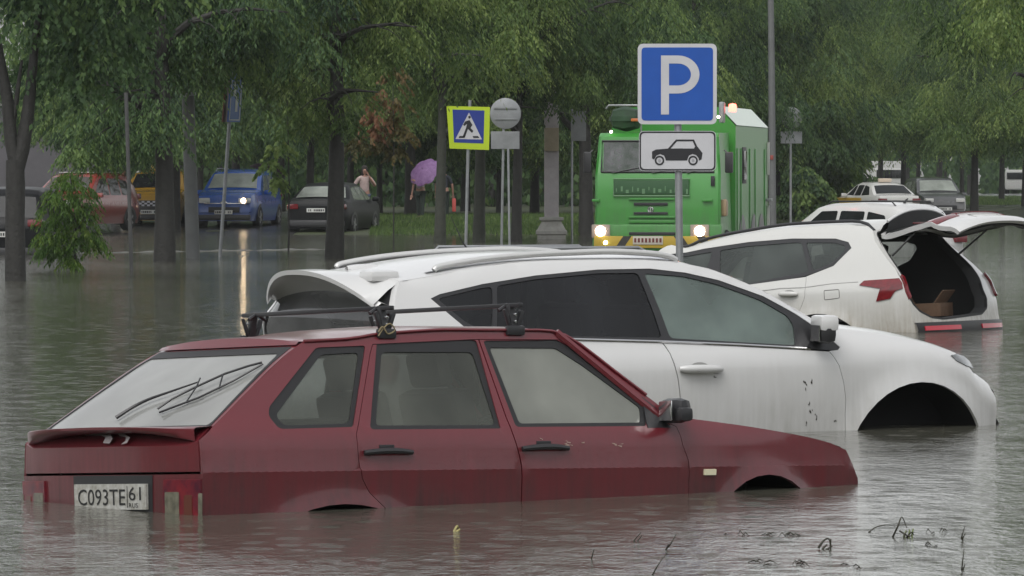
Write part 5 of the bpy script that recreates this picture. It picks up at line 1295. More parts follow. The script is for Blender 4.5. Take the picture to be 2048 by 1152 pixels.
# ---------------------------------------------------------------- other vehicles
def far_car(name, label, cat, th, px, py, local, pts, side_win, W=.88, wr=.31, axles=(.85, 3.5), belt=.95, col=None, zw=0, pitch=0, lamps='both', plate=(1, 1), roofcol=None, rails=False, group=None, glassm=None, front_lit=0, hr=.62, plate_txt=None, yaw_lights=None, wheels=True, lower=None, hoodx=None, winf=None, winr=None, extra=None):
    """pts: side profile (x, z) from tail to nose over the top; nose at +x"""
    fr = Frame(th, pitch, 0, 1, px, py, local, zw=zw)
    root = empty(name, mat=fr.M); tag(root, label, cat, group)
    gm_ = glassm or GLC; L0, L1 = pts[0][0], pts[-1][0]; top = [p for p in pts]
    ztab = sorted({round(x, 3): z for x, z in top}.items()); zmax = max(z for x, z in top)
    plan = [(L0, .86), (L0 + .25, .95), (L0 + .9, 1), (L1 - 1.1, 1), (L1 - .3, .94), (L1, .82)]
    def zt(x):
        for i in range(len(ztab) - 1):
            if ztab[i][0] <= x <= ztab[i + 1][0]: return lerp(ztab[i][1], ztab[i + 1][1], (x - ztab[i][0]) / (ztab[i + 1][0] - ztab[i][0]))
        return ztab[0][1] if x < ztab[0][0] else ztab[-1][1]
    def zb(x): return min(zt(x), belt + .03 * (1 - (x - L0) / (L1 - L0)) - .02)
    def hy(x, z):
        w_ = W * interp(plan, x)
        if z <= .45: w_ *= lerp(.93, 1, max(0, z - .2) / .25)
        elif z > .7:
            b = belt
            if z <= b: w_ *= lerp(1, .965, (z - .7) / (b - .7))
            else: w_ *= lerp(.965, hr / W, (z - b) / max(.01, (zmax - b)))
        return w_
    N_ = 46; rows = []
    for i in range(N_ + 1):
        x = lerp(L0, L1, i / N_)
        for ax in ztab:
            if abs(ax[0] - x) < (L1 - L0) / N_ / 2: x = ax[0]
        z1, b = zt(x), zb(x); half = [(hy(x, .2), .2), (hy(x, .45), .45), (hy(x, .7), min(.7, z1 - .02)), (hy(x, b - .04), b - .03), (hy(x, b), b)]
        for f in (.33, .66, .93): z = lerp(b, z1, f); half.append((hy(x, z), z))
        e = hy(x, z1); cr_ = .045 if z1 > belt + .2 else .03
        half += [(e * .93, z1 + .012), (e * .6, z1 + cr_ * .8), (0, z1 + cr_)]
        r_ = [Vector((x, -y, z)) for y, z in half] + [Vector((x, y, z)) for y, z in half[:-1][::-1]]
        rows.append(r_)
    body = MB().grid(rows)
    for e_ in (rows[0], rows[-1]):
        n = len(e_) // 2; body.grid([[e_[k], e_[-1 - k]] for k in range(n + 1)])
    col_ = col; body.build('body', col_, root, 38)
    def SP(x, z, q, o=.005): return Vector((x, q * (hy(x, z) + o), z))
    for q in (1, -1):
        for w_ in side_win:
            w2 = rounded(w_, .04); V, T = cdt(w2, (), .2); mb = MB().add([SP(x, z, q, .006) for x, z in V], T); mb.build('window', gm_, root, 30)
    def screen(nm, seg, f=.86):
        (x0, z0), (x1, z1) = seg; rws = []
        s_ = 1 if z1 > z0 else -1; nx, nz = (z1 - z0), -(x1 - x0); ln = math.hypot(nx, nz); nx, nz = nx / ln, nz / ln
        if nz < 0: nx, nz = -nx, -nz
        for k in range(5):
            t = lerp(.06, .92, k / 4); x, z = lerp(x0, x1, t), lerp(z0, z1, t); e = hy(x, z) * f
            rws.append([Vector((x + nx * .01, y, z + nz * (.01 + .045 * (1 - abs(y / hy(x, z))**2.5)) + .006)) for y in [-e, -e * .85, -e * .6, -e * .3, 0, e * .3, e * .6, e * .85, e]])
        MB().grid(rws).build(nm, gm_, root, 60)
    if winf: screen('windscreen', winf)
    if winr: screen('rear_window', winr)
    for ax in axles:
        for q in (1, -1):
            mb = MB(); mb.lathe([(.01, 0), (wr + .06, 0), (wr + .06, -q * .02)], 24, c=(ax, q * (hy(ax, .5) + .004), wr), axis='y', a0=0, a1=math.pi); mb.build('wheel_arch', BLK, root)
            if wheels:
                e_ = empty('wheel'); e_.parent = root; e_.location = (ax, q * (hy(ax, .4) - .08), wr)
                MB().lathe([(.01, q * .08), (wr * .62, q * .085), (wr * .66, q * .1), (wr * .93, q * .1), (wr, q * .06), (wr, -q * .1), (.01, -q * .1)], 22, axis='y').build('tyre', TYRE, e_, 35)
                mb = MB(); mb.lathe([(.01, q * .10), (.06, q * .10), (.07, q * .088)], 12, axis='y')
                for k in range(5): a = k * 1.2566; mb.box((math.cos(a) * wr * .34, q * .09, math.sin(a) * wr * .34), (wr * .5, .02, .05), Matrix.Rotation(-a, 3, 'Y'))
                mb.build('rim', RIM, e_, 35)
    hl_m = mat('headlight_glass', (.5, .5, .48), .1, coat=.8)
    for q in (1, -1):
        mb = MB(); hz_ = .68 if zmax < 1.55 else .78
        mb.box((L1 - .1, q * W * .66, hz_), (.26, W * .36, .16), Matrix.Rotation(R(-12 * q), 3, 'Z'), bev=.04); h_ = mb.build('headlight', hl_m, root, 50)
        if front_lit and (front_lit == 3 or (front_lit == 1) == (q == 1)):
            mb = MB(); mb.lathe([(.001, .03), (.055, .02), (.075, 0)], 16, c=(L1 + .035, q * W * .64, hz_), axis='x'); mb.build('lit_bulb', mat('lit_headlamp', (1, .95, .85), .3, emit=(1, .74, .45), estr=HEAD_E), h_)
        mb = MB(); tz = .82 if zmax < 1.55 else .95; mb.box((L0 + .05, q * W * .74, tz), (.2, W * .34, .15), Matrix.Rotation(R(14 * q), 3, 'Z'), bev=.03); mb.build('tail_lamp', REDL, root, 50)
        mb = MB(); mx_ = (winf[0][0] if winf else L1 - 1.4) - .25 if winf and winf[0][0] > winf[1][0] else (winf[1][0] if winf else L1 - 1.4) - .25
        mb.box((mx_, q * (W + .1), belt + .07), (.12, .2, .13), bev=.04); mb.build('mirror', extra or col_, root, 50)
    mb = MB(); mb.box((L1 - .0, 0, .52), (.1, W * 1.0, .16), bev=.02)
    for k in range(4): mb.box((L1 + .052, 0, .47 + .035 * k), (.01, W * .95, .008))
    mb.build('grille', BLK, root, 40)
    MB().box((L1 - .02, 0, .3), (.16, W * 1.7, .16), bev=.04).build('bumper', BLK if lower is None else lower, root, 40); MB().box((L0 + .02, 0, .35), (.16, W * 1.75, .2), bev=.05).build('bumper', BLK if lower is None else lower, root, 40)
    for e_, (xx, zz, sg) in enumerate(((L1 + .075, .45, 1), (L0 - .02, .72, -1))):
        if plate[e_]:
            p_ = MB().box((xx, 0, zz), (.03, .52, .112), bev=.003).build('number_plate', mat('plate_clean', (.55, .55, .53), .4), root, 0)
            mb = MB()
            for k, w_ in enumerate((.03, .04, .04, .04, .035, .03, .0, .028, .028)):
                if w_: mb.box((xx + sg * .017, -.22 + .052 * k, zz), (.004, w_, .06))
            mb.build('plate_characters', mat('plate_ink', (.015, .015, .015), .6), p_, 0)
    if rails:
        for q in (1, -1):
            xs_ = [x for x, z in top if z > zmax - .06]; a, b = min(xs_) + .1, max(xs_) - .1
            MB().tube([(a - .1, q * hr * .93, zt(a) + .0), (a, q * hr * .93, zmax + .05), (b, q * hr * .93, zmax + .05), (b + .15, q * hr * .93, zt(b) + .0)], .017, 8).build('roof_rail', BLK if rails == 1 else STEEL, root, 50)
    mb = MB(); mb.box(((L0 + L1) / 2 - .1, 0, .45), ((L1 - L0) * .55, W * 1.6, .1)); seat(mb, (L0 + L1) / 2 + .35, -.36, .5); seat(mb, (L0 + L1) / 2 + .35, .36, .5); seat(mb, (L0 + L1) / 2 - .6, -.3, .5); seat(mb, (L0 + L1) / 2 - .6, .3, .5); mb.build('seats', DARK, root, 40)
    return root, fr, hy
HEAD_E = 9
PB = lambda n, c_, **k: paint(n, c_, amount=.3, rough=.25, coat=.8, zlo=.2, zhi=.9, **k)
SUVP = [(0, .45), (.02, .85), (.10, 1.0), (.42, 1.50), (.62, 1.60), (1.4, 1.65), (2.35, 1.62), (2.6, 1.55), (3.25, 1.08), (3.9, 1.0), (4.22, .90), (4.32, .62), (4.34, .45)]
SUVW = [[(.62, 1.03), (.80, 1.42), (1.25, 1.50), (1.25, 1.03)], [(1.33, 1.03), (1.33, 1.50), (1.95, 1.51), (1.98, 1.03)], [(2.06, 1.03), (2.03, 1.51), (2.45, 1.50), (2.98, 1.05)]]
SEDP = [(0, .45), (.02, .85), (.10, .98), (.55, 1.02), (1.15, 1.36), (1.5, 1.44), (2.3, 1.46), (2.65, 1.40), (3.35, 1.0), (4.1, .90), (4.5, .78), (4.6, .58), (4.62, .45)]
SEDW = [[(.95, 1.02), (1.28, 1.32), (1.72, 1.38), (1.72, 1.0)], [(1.8, 1.0), (1.8, 1.38), (2.35, 1.38), (2.42, 1.0)], [(2.5, 1.0), (2.45, 1.38), (2.62, 1.35), (3.12, 1.02)]]
BPAINT = mat('black_wet_paint', (.005, .0055, .007), .38, spec=.18, var=.3, vscale=4); GLK = mat('black_window_glass', (.018, .02, .022), .2, spec=.2, var=.5, vscale=3)
# blue SUV facing us, headlamp lit
blue, bfr, _ = far_car('blue_suv', 'bright blue SUV facing the camera with one headlamp shining over the water', 'car', -99, 503, 456, (4.34, .80, 0), SUVP, SUVW, W=.90, col=PB('blue_paint', (.02, .085, .36)), winf=((3.25, 1.08), (2.6, 1.55)), winr=((.1, 1.0), (.42, 1.5)), front_lit=1, rails=2, hr=.70, zw=.13, glassm=glass('pale_misted_glass', (.30, .33, .29), clear=.15, var=.3))
MB().lathe([(.03, 0), (.07, .012), (.11, 0)], 4, c=(4.40, 0, .72), axis='x').build('diamond_badge', CHR, blue, 0)
MB().box((4.36, 0, .70), (.03, 1.15, .03), bev=.006).build('chrome_strip', CHR, blue)
# black saloon seen from behind
far_car('black_saloon', 'black saloon seen from behind standing in shallow water', 'car', 79, 688, 468, (0, -.80, .06), SEDP, SEDW, W=.92, col=BPAINT, winf=((3.35, 1.0), (2.65, 1.4)), winr=((.55, 1.02), (1.15, 1.36)), glassm=glass('pale_misted_glass', (.30, .33, .29), clear=.15, var=.3), plate=(1, 1))
# yellow taxi
yel, yfr, _ = far_car('yellow_taxi', 'yellow taxi with black checkered grille between the two dark trunks at left', 'taxi', -94, 300, 455, (4.34, 0, 0), SUVP, SUVW, W=.93, zw=.13, col=PB('yellow_paint', (.42, .24, .03)), winf=((3.25, 1.08), (2.6, 1.55)), winr=((.1, 1.0), (.42, 1.5)), hr=.68, extra=WHP, glassm=GLK)
chk = MB()
for i in range(16):
    for j in range(3):
        if (i + j) % 2: chk.box((4.37, -.6 + .08 * i, .64 + .05 * j), (.012, .078, .048))
chk.build('checker_band', mat('pale_check', (.5, .5, .55), .5), yel, 0); MB().box((4.345, 0, .69), (.04, 1.36, .18)).build('dark_panel', BLK, yel, 0)
MB().box((2.2, 0, 1.74), (.2, .6, .14), bev=.03).build('roof_light', mat('taxi_roof_sign', (.55, .4, .08), .4), yel)
# red and white car, lamp lit
rw_, _, _ = far_car('red_white_car', 'red car with a small lit headlamp half hidden by the sapling', 'car', -113, 95, 463, (4.0, 0, 0), [(x * .95, z * .96) for x, z in SUVP], [[(x * .95, z * .96) for x, z in w_] for w_ in SUVW], W=.90, belt=.92, axles=(.8, 3.35), zw=.1, col=PB('dull_red_paint', (.2, .028, .022)), winf=((3.09, 1.04), (2.47, 1.49)), winr=((.1, .96), (.4, 1.44)), front_lit=1, hr=.66)
MB().box((1.55, 0, 1.615), (1.5, 1.1, .02), bev=.005).build('roof_panel', WHP, rw_)
# black hatchback at the left edge, nearer
far_car('black_hatchback', 'black hatchback cut by the left edge of the picture, standing behind the forked tree', 'car', 84, 84, 510, (0, -.80, .30), SUVP, SUVW, W=.90, zw=0, col=BPAINT, winf=((3.25, 1.08), (2.6, 1.55)), winr=((.1, 1.0), (.42, 1.5)), glassm=GLK, hr=.66)
# dark car behind the white SUV: only its roof shows
dk, dfr, _ = far_car('dark_estate', 'dark car sunk behind the white SUV with only its wet roof and whip aerial showing', 'car', 27, 1165, 690, (1.6, -.7, .78), SUVP, SUVW, W=.92, col=BPAINT, winf=((3.25, 1.08), (2.6, 1.55)), winr=((.1, 1.0), (.42, 1.5)), hr=.66, rails=2, glassm=GLK)
MB().tube([(.75, 0, 1.66), (.68, 0, 1.75), (.55, .0, 2.0)], [.012, .006, .003], 6).build('aerial', BLK, dk)
# white car beyond the open tailgate
wc, wfr, _ = far_car('white_roofed_car', 'white car with black roof trim sunk directly behind the white SUV with the raised tailgate', 'car', 137, 1673, 512, (2.0, .8, .60), SUVP, SUVW, W=.92, col=WHITE, winf=((3.25, 1.08), (2.6, 1.55)), winr=((.1, 1.0), (.42, 1.5)), hr=.66, rails=1, glassm=GLK)
MB().tube([(.9, 0, 1.66), (.85, 0, 1.72), (.8, 0, 1.76)], [.03, .022, .01], 6).build('aerial', BLK, wc)
MB().box((3.0, -1.08, 1.0), (.05, .06, .05), bev=.01).build('amber_indicator', mat('lit_amber', (1, .6, .05), .3, emit=(1, .55, .05), estr=3), wc)
# taxi on the road, from behind
tx_, tfr, _ = far_car('white_taxi', 'white and yellow taxi saloon seen from behind on the far road', 'taxi', 108, 1800, 440, (0, .0, .1), SEDP, SEDW, W=.90, col=PB('taxi_white', (.55, .55, .53)), winf=((3.35, 1.0), (2.65, 1.4)), winr=((.55, 1.02), (1.15, 1.36)), glassm=GLK)
MB().box((1.5, 0, 1.56), (.16, .5, .14), bev=.03).build('roof_light', mat('taxi_roof_sign2', (.6, .5, .4), .4), tx_)
for q in (1, -1): MB().box((2.9, q * .905, .8), (2.6, .015, .22), bev=.004).build('yellow_stripe', mat('taxi_yellow', (.45, .28, .03), .4), tx_, 0)
# dark SUV coming towards us on the road
far_car('silver_dark_suv', 'dark SUV with broad pale windscreen coming towards the camera behind the taxi', 'car', -82, 1890, 436, (4.34, 0, .1), SUVP, SUVW, W=.94, col=PB('dark_silver_paint', (.06, .062, .066)), winf=((3.25, 1.08), (2.6, 1.55)), winr=((.1, 1.0), (.42, 1.5)), glassm=glass('pale_misted_glass', (.30, .33, .29), clear=.15, var=.3), hr=.70)
# lorry and van far down the road
bt = empty('box_lorry', ((1762 - CX) * 330 / F, 330, .3), R(4)); tag(bt, 'small white box lorry far away above the roof of the taxi', 'lorry')
MB().box((0, 0, 1.5), (2.0, 4.5, 1.5), bev=.04).build('cargo_box', WHP, bt); MB().box((0, -3.0, 1.15), (1.9, 1.4, 1.3), bev=.15).build('cab', WHP, bt); MB().box((0, -3.72, 1.45), (1.6, .04, .5), bev=.01).build('windscreen', GLD, bt); MB().box((0, 0, .6), (.9, 5.5, .2)).build('chassis', BLK, bt)
for q in (1, -1):
    for y in (-2.9, 1.4): MB().lathe([(.01, -.13), (.42, -.13), (.42, .13), (.01, .13)], 18, c=(q * .8, y, .42), axis='x').build('wheel', TYRE, bt)
va = empty('white_van', ((2038 - CX) * 400 / F, 400, .3), R(-8)); tag(va, 'small white van far away at the right edge of the picture', 'van')
MB().box((0, 0, 1.05), (1.9, 4.6, 1.5), bev=.2).build('body', WHP, va); MB().box((0, -2.32, 1.35), (1.6, .05, .5), bev=.01).build('windscreen', GLD, va)
for q in (1, -1):
    for y in (-1.6, 1.5): MB().lathe([(.01, -.1), (.33, -.1), (.33, .1), (.01, .1)], 18, c=(q * .88, y, .33), axis='x').build('wheel', TYRE, va)

# ---------------------------------------------------------------- green truck
GREEN = paint('truck_green', (.04, .25, .032), dirt_shade=(.06, .12, .05), amount=.6, rough=.35, coat=.3, zlo=.6, zhi=2.0)
def truck():
    Y0 = 107.; X0 = (1313 - CX) * Y0 / F
    # truck frame: x to its left (picture right), y away from us, z up from the road
    M = Matrix.Translation((X0, Y0, -.52)) @ Matrix.Rotation(R(-9), 4, 'Z')
    o = empty('green_truck', mat=M); tag(o, 'green flat-fronted truck with a tall box body and blazing headlamps', 'truck')
    def loc(px, py, y=-.0): # pixel -> (x, z) on the cab front plane
        P0 = M.inverted() @ Vector((0, 0, H)); d = (M.inverted().to_3x3()) @ Vector(((px - CX) / F, 1, -(py - YH) / F)); t = (y - P0.y) / d.y; p_ = P0 + d * t; return p_.x, p_.z
    def rect(x0, y0, x1, y1): a = loc(x0, y0); b = loc(x1, y1); return (a[0] + b[0]) / 2, (a[1] + b[1]) / 2, abs(b[0] - a[0]), abs(b[1] - a[1])
    def fb(name, r, m, t=.04, y=-.0, bev=.006, par=None, mi=None): return MB().box((r[0], y - t / 2, r[1]), (r[2], t, r[3]), bev=min(bev, r[3] * .3, t * .4)).build(name, m, par or o, 40)
    xl, zt = loc(1190, 266); xr, zb = loc(1441, 478); zs = loc(1300, 350)[1]
    # cab: front leaning back above the waist
    prof = [(0, zb), (-.02, zb + .5), (0, zs), (.02, zs + .05), (.14, zt - .08), (.3, zt), (1.9, zt + .02), (1.9, zb)]
    rows = []
    for y, z in prof:
        ins = .06 * max(0, (z - zs) / (zt - zs)); rows.append([Vector((x, y + (.05 if abs(f) > .99 else 0), z)) for x, f in ((xl + ins, -1), (xl + ins + .05, -.95), (xl + .3, -.7), ((xl + xr) / 2, 0), (xr - .3, .7), (xr - ins - .05, .95), (xr - ins, 1))])
    mb = MB().grid(rows); n = len(rows)
    for k in (0, -1):
        c_ = [r_[k] for r_ in rows]; mb.add(c_, [tuple(range(len(c_)))])
    cab = mb.build('cab', GREEN, o, 35)
    wz0, wz1 = zs + .06, zt - .16
    def lean(z): return lerp(.02, .14, (z - zs) / (zt - .08 - zs))
    ws = MB().grid([[Vector((x, lean(z) - .015, z)) for x in (xl + .16, (xl + xr) / 2, xr - .16)] for z in (wz0, (wz0 + wz1) / 2, wz1)]).build('windscreen', glass('mottled_truck_glass', (.16, .16, .17), clear=.35, var=.85, vs=5), o)  # strong mottle in the glass colour stands for leaf reflections
    mb = MB(); mb.tube([(xl + .13, lean(wz0) - .02, wz0), (xl + .13, lean(wz1) - .02, wz1), (xr - .13, lean(wz1) - .02, wz1), (xr - .13, lean(wz0) - .02, wz0), (xl + .13, lean(wz0) - .02, wz0)], .022, 6); mb.build('windscreen_seal', RUB, ws)
    for (a_, b_) in ((.35, .95), (1.15, 1.75), (1.85, 2.3)): MB().tube([(xl + a_, -.03, wz0 - .02), (xl + b_, lean(wz0 + .25) - .04, wz0 + .1)], .01, 5).build('wiper', BLK, o)
    MB().box(((xl + xr) / 2, .6, zs - .1), (xr - xl - .2, .7, .3)).build('dashboard', DARK, cab); 
    mb = MB(); mb.box((xl + .6, 1.2, zs + .05), (.5, .2, .7), bev=.08); mb.box((xr - .6, 1.2, zs + .05), (.5, .2, .7), bev=.08); mb.build('seats', DARK, cab)
    fb('upper_grille', rect(1228, 360, 1378, 388), mat('grille_green_dark', (.03, .09, .035), .6), .03, -.02)
    mb = MB(); r = rect(1228, 358, 1380, 392)
    mb.tube([(r[0] - r[2] / 2, -.05, r[1] - r[3] / 2), (r[0] - r[2] / 2, -.05, r[1] + r[3] / 2), (r[0] + r[2] / 2, -.05, r[1] + r[3] / 2), (r[0] + r[2] / 2, -.05, r[1] - r[3] / 2), (r[0] - r[2] / 2, -.05, r[1] - r[3] / 2)], .014, 6)
    for k in range(14): mb.box((r[0] - r[2] / 2 + r[2] * (k + .5) / 14, -.045, r[1] - .05 + .03 * math.sin(k * 2.3)), (.02 + .02 * (k % 3), .012, r[3] * (.2 + .1 * (k % 2))))
    mb.build('grille_frame', mat('worn_green_trim', (.10, .2, .1), .5), o)
    for (y0, y1) in ((405, 411), (424, 429)): fb('grille_slot', rect(1268, y0, 1336, y1), BLK, .012, -.035)
    mb = MB(); r = rect(1295, 413, 1308, 425); mb.lathe([(r[3] * .3, 0), (r[3] * .42, .012), (r[3] * .5, 0)], 20, c=(r[0], -.045, r[1]), axis='y'); mb.tube([(r[0], -.05, r[1] - .05), (r[0], -.05, r[1] + .05)], .012, 6); mb.build('round_badge', CHR, o)
    for k, (y0, y1) in enumerate(((396, 400), (432, 436), (440, 446))): fb('panel_rib', rect(1258, y0, 1350, y1), GREEN, .03, -.03)
    for (x0, x1) in ((1185, 1200), (1405, 1425)): fb('grab_handle', rect(x0, 398, x1, 403), GREEN, .06, -.03)
    fb('vent', rect(1422, 352, 1430, 372), BLK, .012, -.03)
    # bumper with yellow-black ends and plate
    r = rect(1186, 448, 1445, 502); MB().box((r[0], .02, r[1]), (r[2], .28, r[3]), bev=.05).build('bumper', GREEN, o, 40)
    hz_ = mat('hazard_yellow', (.40, .28, .03), .5); st = mat('hazard_black', (.03, .028, .025), .6)
    r = rect(1190, 472, 1441, 496); by = fb('bumper_band', r, hz_, .03, -.125)
    x0, x1, z0, z1 = r[0] - r[2] / 2, r[0] + r[2] / 2, r[1] - r[3] / 2, r[1] + r[3] / 2
    for k, xx in enumerate((.33, .50, 1.82, 1.98)): pass
    for (f, s_) in ((.17, 1), (.70, -1), (.88, -1)): xm = lerp(x0, x1, f); MB().poly([(xm, -.158, z0), (xm + .17, -.158, z0), (xm + .17 + s_ * .16, -.158, z1), (xm + s_ * .16, -.158, z1)], (0, .01, 0)).build('hazard_stripe', st, by, 0)
    fb('lower_intake', rect(1260, 464, 1352, 470), BLK, .02, -.12)
    pr = rect(1268, 472, 1328, 489); pl = fb('number_plate', pr, mat('plate_red_edge', (.45, .42, .36), .5), .015, -.157, .002)
    mb = MB()
    for k in range(8): mb.box((pr[0] - pr[2] * .42 + pr[2] * .12 * k, -.174, pr[1]), (pr[2] * .07, .004, pr[3] * .5))
    mb.build('plate_characters', mat('plate_ink_red', (.12, .02, .02), .6), pl, 0)
    lit = mat('lit_truck_lamp', (1, .95, .85), .3, emit=(1, .86, .68), estr=TRUCK_E)
    for (x0_, x1_, cx_) in ((1185, 1222, 1203), (1382, 1420, 1401)):
        r = rect(x0_, 449, x1_, 476); h_ = MB().box((r[0], -.11, r[1]), (r[2], .06, r[3]), bev=.02).build('headlight_housing', mat('lamp_housing', (.3, .24, .2), .3), o, 40)
        c_ = rect(cx_ - 1, 461, cx_ + 1, 463); MB().lathe([(.001, -.05), (.08, -.04), (.105, 0)], 20, c=(c_[0], -.135, c_[1]), axis='y').build('lit_lamp', lit, h_)
    c_ = rect(1212, 487, 1214, 489); MB().lathe([(.001, -.03), (.03, -.02), (.04, 0)], 14, c=(c_[0], -.15, c_[1] + .03), axis='y').build('fog_lamp', mat('lit_fog', (.9, .95, 1), .3, emit=(.8, .88, 1), estr=18), o)
    for (px, py) in ((1220, 263), (1447, 233)): c_ = rect(px - 1, py, px + 1, py + 1); MB().lathe([(.001, -.02), (.02, -.01), (.03, .01)], 10, c=(c_[0] - (.12 if px > 1400 else 0), .15, c_[1]), axis='y').build('marker_lamp', mat('lit_marker', (1, 1, .8), .3, emit=(1, .95, .7), estr=5), o)
    # spare gear on the roof: rack hoop and orange lamp at left
    mb = MB(); a = rect(1205, 212, 1275, 262); mb.box((a[0], .9, a[1]), (a[2] * .9, .9, a[3]), bev=.3); mb.build('roof_bundle', mat('dark_green_gear', (.025, .07, .03), .7, var=.5, vscale=6), o, 40)
    MB().tube([(a[0] - .35, .5, a[1] + .2), (a[0] - .3, .5, a[1] + .27), (a[0] + .28, .5, a[1] + .27), (a[0] + .36, .5, a[1] + .05), (a[0] + .36, .5, a[1] - .3)], .022, 6).build('rack_hoop', STEEL, o)
    c_ = rect(1258, 236, 1278, 243); MB().box((c_[0], .4, c_[1]), (.22, .12, .06), bev=.015).build('orange_marker', mat('orange_lens', (.5, .14, .03), .4), o)
    c_ = rect(1436, 208, 1448, 240); MB().box((c_[0] - .05, .6, c_[1]), (.1, .3, .42), bev=.03).build('beacon_bracket', STEEL, o)
    c_ = rect(1443, 206, 1462, 222); b_ = MB().lathe([(.075, -.0), (.085, .1), (.07, .15), (.001, .17)], 18, c=(c_[0], 1.1, c_[1] - .08)).build('beacon', mat('lit_beacon', (1, .1, .08), .3, emit=(1, .10, .07), estr=4), o)
    # box body: vertical side, sloping roof edge, taller than the cab
    a = loc(1444, 480, 0); bx0, bx1 = xl + .05, xr + .06; zt2 = zt + .22; z_s = zt2; yb, ye = 2.1, 8.0
    prof = [(bx0, .75), (bx0, zt2 - .1), (bx0 + .3, zt2 + .32), (bx1 - .34, zt2 + .32), (bx1, zt2 - .06), (bx1, .75)]
    rows = [[Vector((x, yb + dy, z)) for x, z in prof] for dy in (0, 1.5, 3, 4.5, 6, ye - yb)]
    mb = MB().grid(rows[:], 0)
    for r_ in (rows[0], rows[-1]): mb.add(r_, [tuple(range(len(r_)))])
    bo = mb.build('box_body', GREEN, o, 20)
    rp = MB(); e0 = [Vector((bx1 - .36, yb + .0, zt2 + .337)), Vector((bx1 + .012, yb + .0, zt2 - .055))]; rp.grid([[v + Vector((.012, dy, .008)) for v in e0] for dy in (0.0, 2, 4, ye - yb)]); rp.build('roof_sheet', mat('pale_roof_strip', (.55, .62, .55), .4), bo)  # pale strip laid over the sloping roof edge
    def sp(y, z, dy, dz, nm, m, t=.03): return MB().box((bx1 + t / 2 + .002, y, z), (t, dy, dz), bev=.008).build(nm, m, bo, 40)
    sp(3.6, 2.35, .55, .6, 'side_window', GLD); sp(3.6, 2.35, .7, .75, 'window_surround', RUB, .012)
    for y in (2.35, 3.0, 4.6, 5.6, 7.4): sp(y, 1.75, .04, 1.9, 'side_rib', GREEN, .02)
    sp(7.8, 1.62, .25, .06, 'side_bracket', STEEL, .12); sp(7.9, 2.5, .04, .7, 'grab_rail', WHP, .06); sp(7.9, 1.2, .04, .6, 'grab_rail', WHP, .06)
    MB().box(((xl + xr) / 2, 2.0, 1.6), (xr - xl - .3, .25, 1.5)).build('cab_gap_panel', mat('grille_green_dark', (.03, .09, .035), .6), o, 0)
    MB().box(((xl + xr) / 2, 4.5, .62), (1.0, 8, .25)).build('chassis', BLK, o, 0)
    for y in (3.3, 5.4, 6.8): MB().lathe([(.001, .004), (.60, .004), (.62, 0)], 24, c=(bx1 + .01, y, .72), axis='x').build('wheel_arch', BLK, bo, 30)
    for y in (.95, 3.3, 5.4, 6.8):
        for q in (xl + .2, xr - .2):
            e_ = empty('wheel'); e_.parent = o; e_.location = (q + (.12 if q > 0 else -.12), y, .52); s_ = 1 if q > 0 else -1
            MB().lathe([(.01, -.14), (.3, -.15), (.48, -.15), (.53, -.1), (.53, .1), (.48, .15), (.3, .15), (.01, .14)], 26, axis='x').build('tyre', TYRE, e_, 35)
            MB().lathe([(.01, s_ * .155), (.12, s_ * .16), (.15, s_ * .1), (.27, s_ * .155), (.29, s_ * .15)], 20, axis='x').build('rim', GREEN, e_, 35)
    for q in (xl - .16, xr + .16):
        e_ = MB().box((q, .1, zs + .25), (.16, .1, .42), bev=.03).build('mirror', BLK, o, 40); MB().tube([(q * .93, .15, zs + .5), (q, .1, zs + .4)], .015, 6).build('mirror_arm', BLK, e_)
    c_ = rect(1433, 400, 1447, 432); MB().box((xr + .04, .35, c_[1]), (.12, .3, .34), bev=.05).build('side_lamp_panel', mat('rusty_lamp_panel', (.35, .25, .15), .5), o)
TRUCK_E = 14
truck()
# ---------------------------------------------------------------- signs, posts and poles
BLUE = mat('sign_blue', (.008, .075, .36), .35, var=.15, vscale=4); SWH = mat('sign_white', (.5, .5, .52), .4, var=.12, vscale=5); SBL = mat('sign_black', (.012, .012, .015), .45)
SBACK = mat('sign_back_zinc', (.30, .31, .32), .55, .5, var=.3, vscale=3)
def flat(name, pts, m, y, t, parent, M=None, smooth=0):
    """flat plate in the XZ plane facing the camera, front face at y, thickness t"""
    V, T = cdt(pts, (), .3); mb = MB(); P = [Vector((x, y, z)) for x, z in V]; mb.add(P, T); n = len(pts)
    mb.add([(x, y, z) for x, z in pts] + [(x, y + t, z) for x, z in pts], [(i, (i + 1) % n, (i + 1) % n + n, i + n) for i in range(n)]); mb.add([Vector((x, y + t, z)) for x, z in V], T)
    return mb.build(name, m, parent, smooth)
def ring(name, outer, inner, m, y, parent, t=.002):
    V, T = cdt(outer, [inner], .3); return MB().add([(x, y, z) for x, z in V], T).build(name, m, parent, 0)
def rrect(cx, cz, w_, h_, r): return rounded([(cx - w_ / 2, cz - h_ / 2), (cx + w_ / 2, cz - h_ / 2), (cx + w_ / 2, cz + h_ / 2), (cx - w_ / 2, cz + h_ / 2)], r, 6)
CONC3 = mat('dull_post', (.07, .07, .07), .6, var=.3, vscale=5)
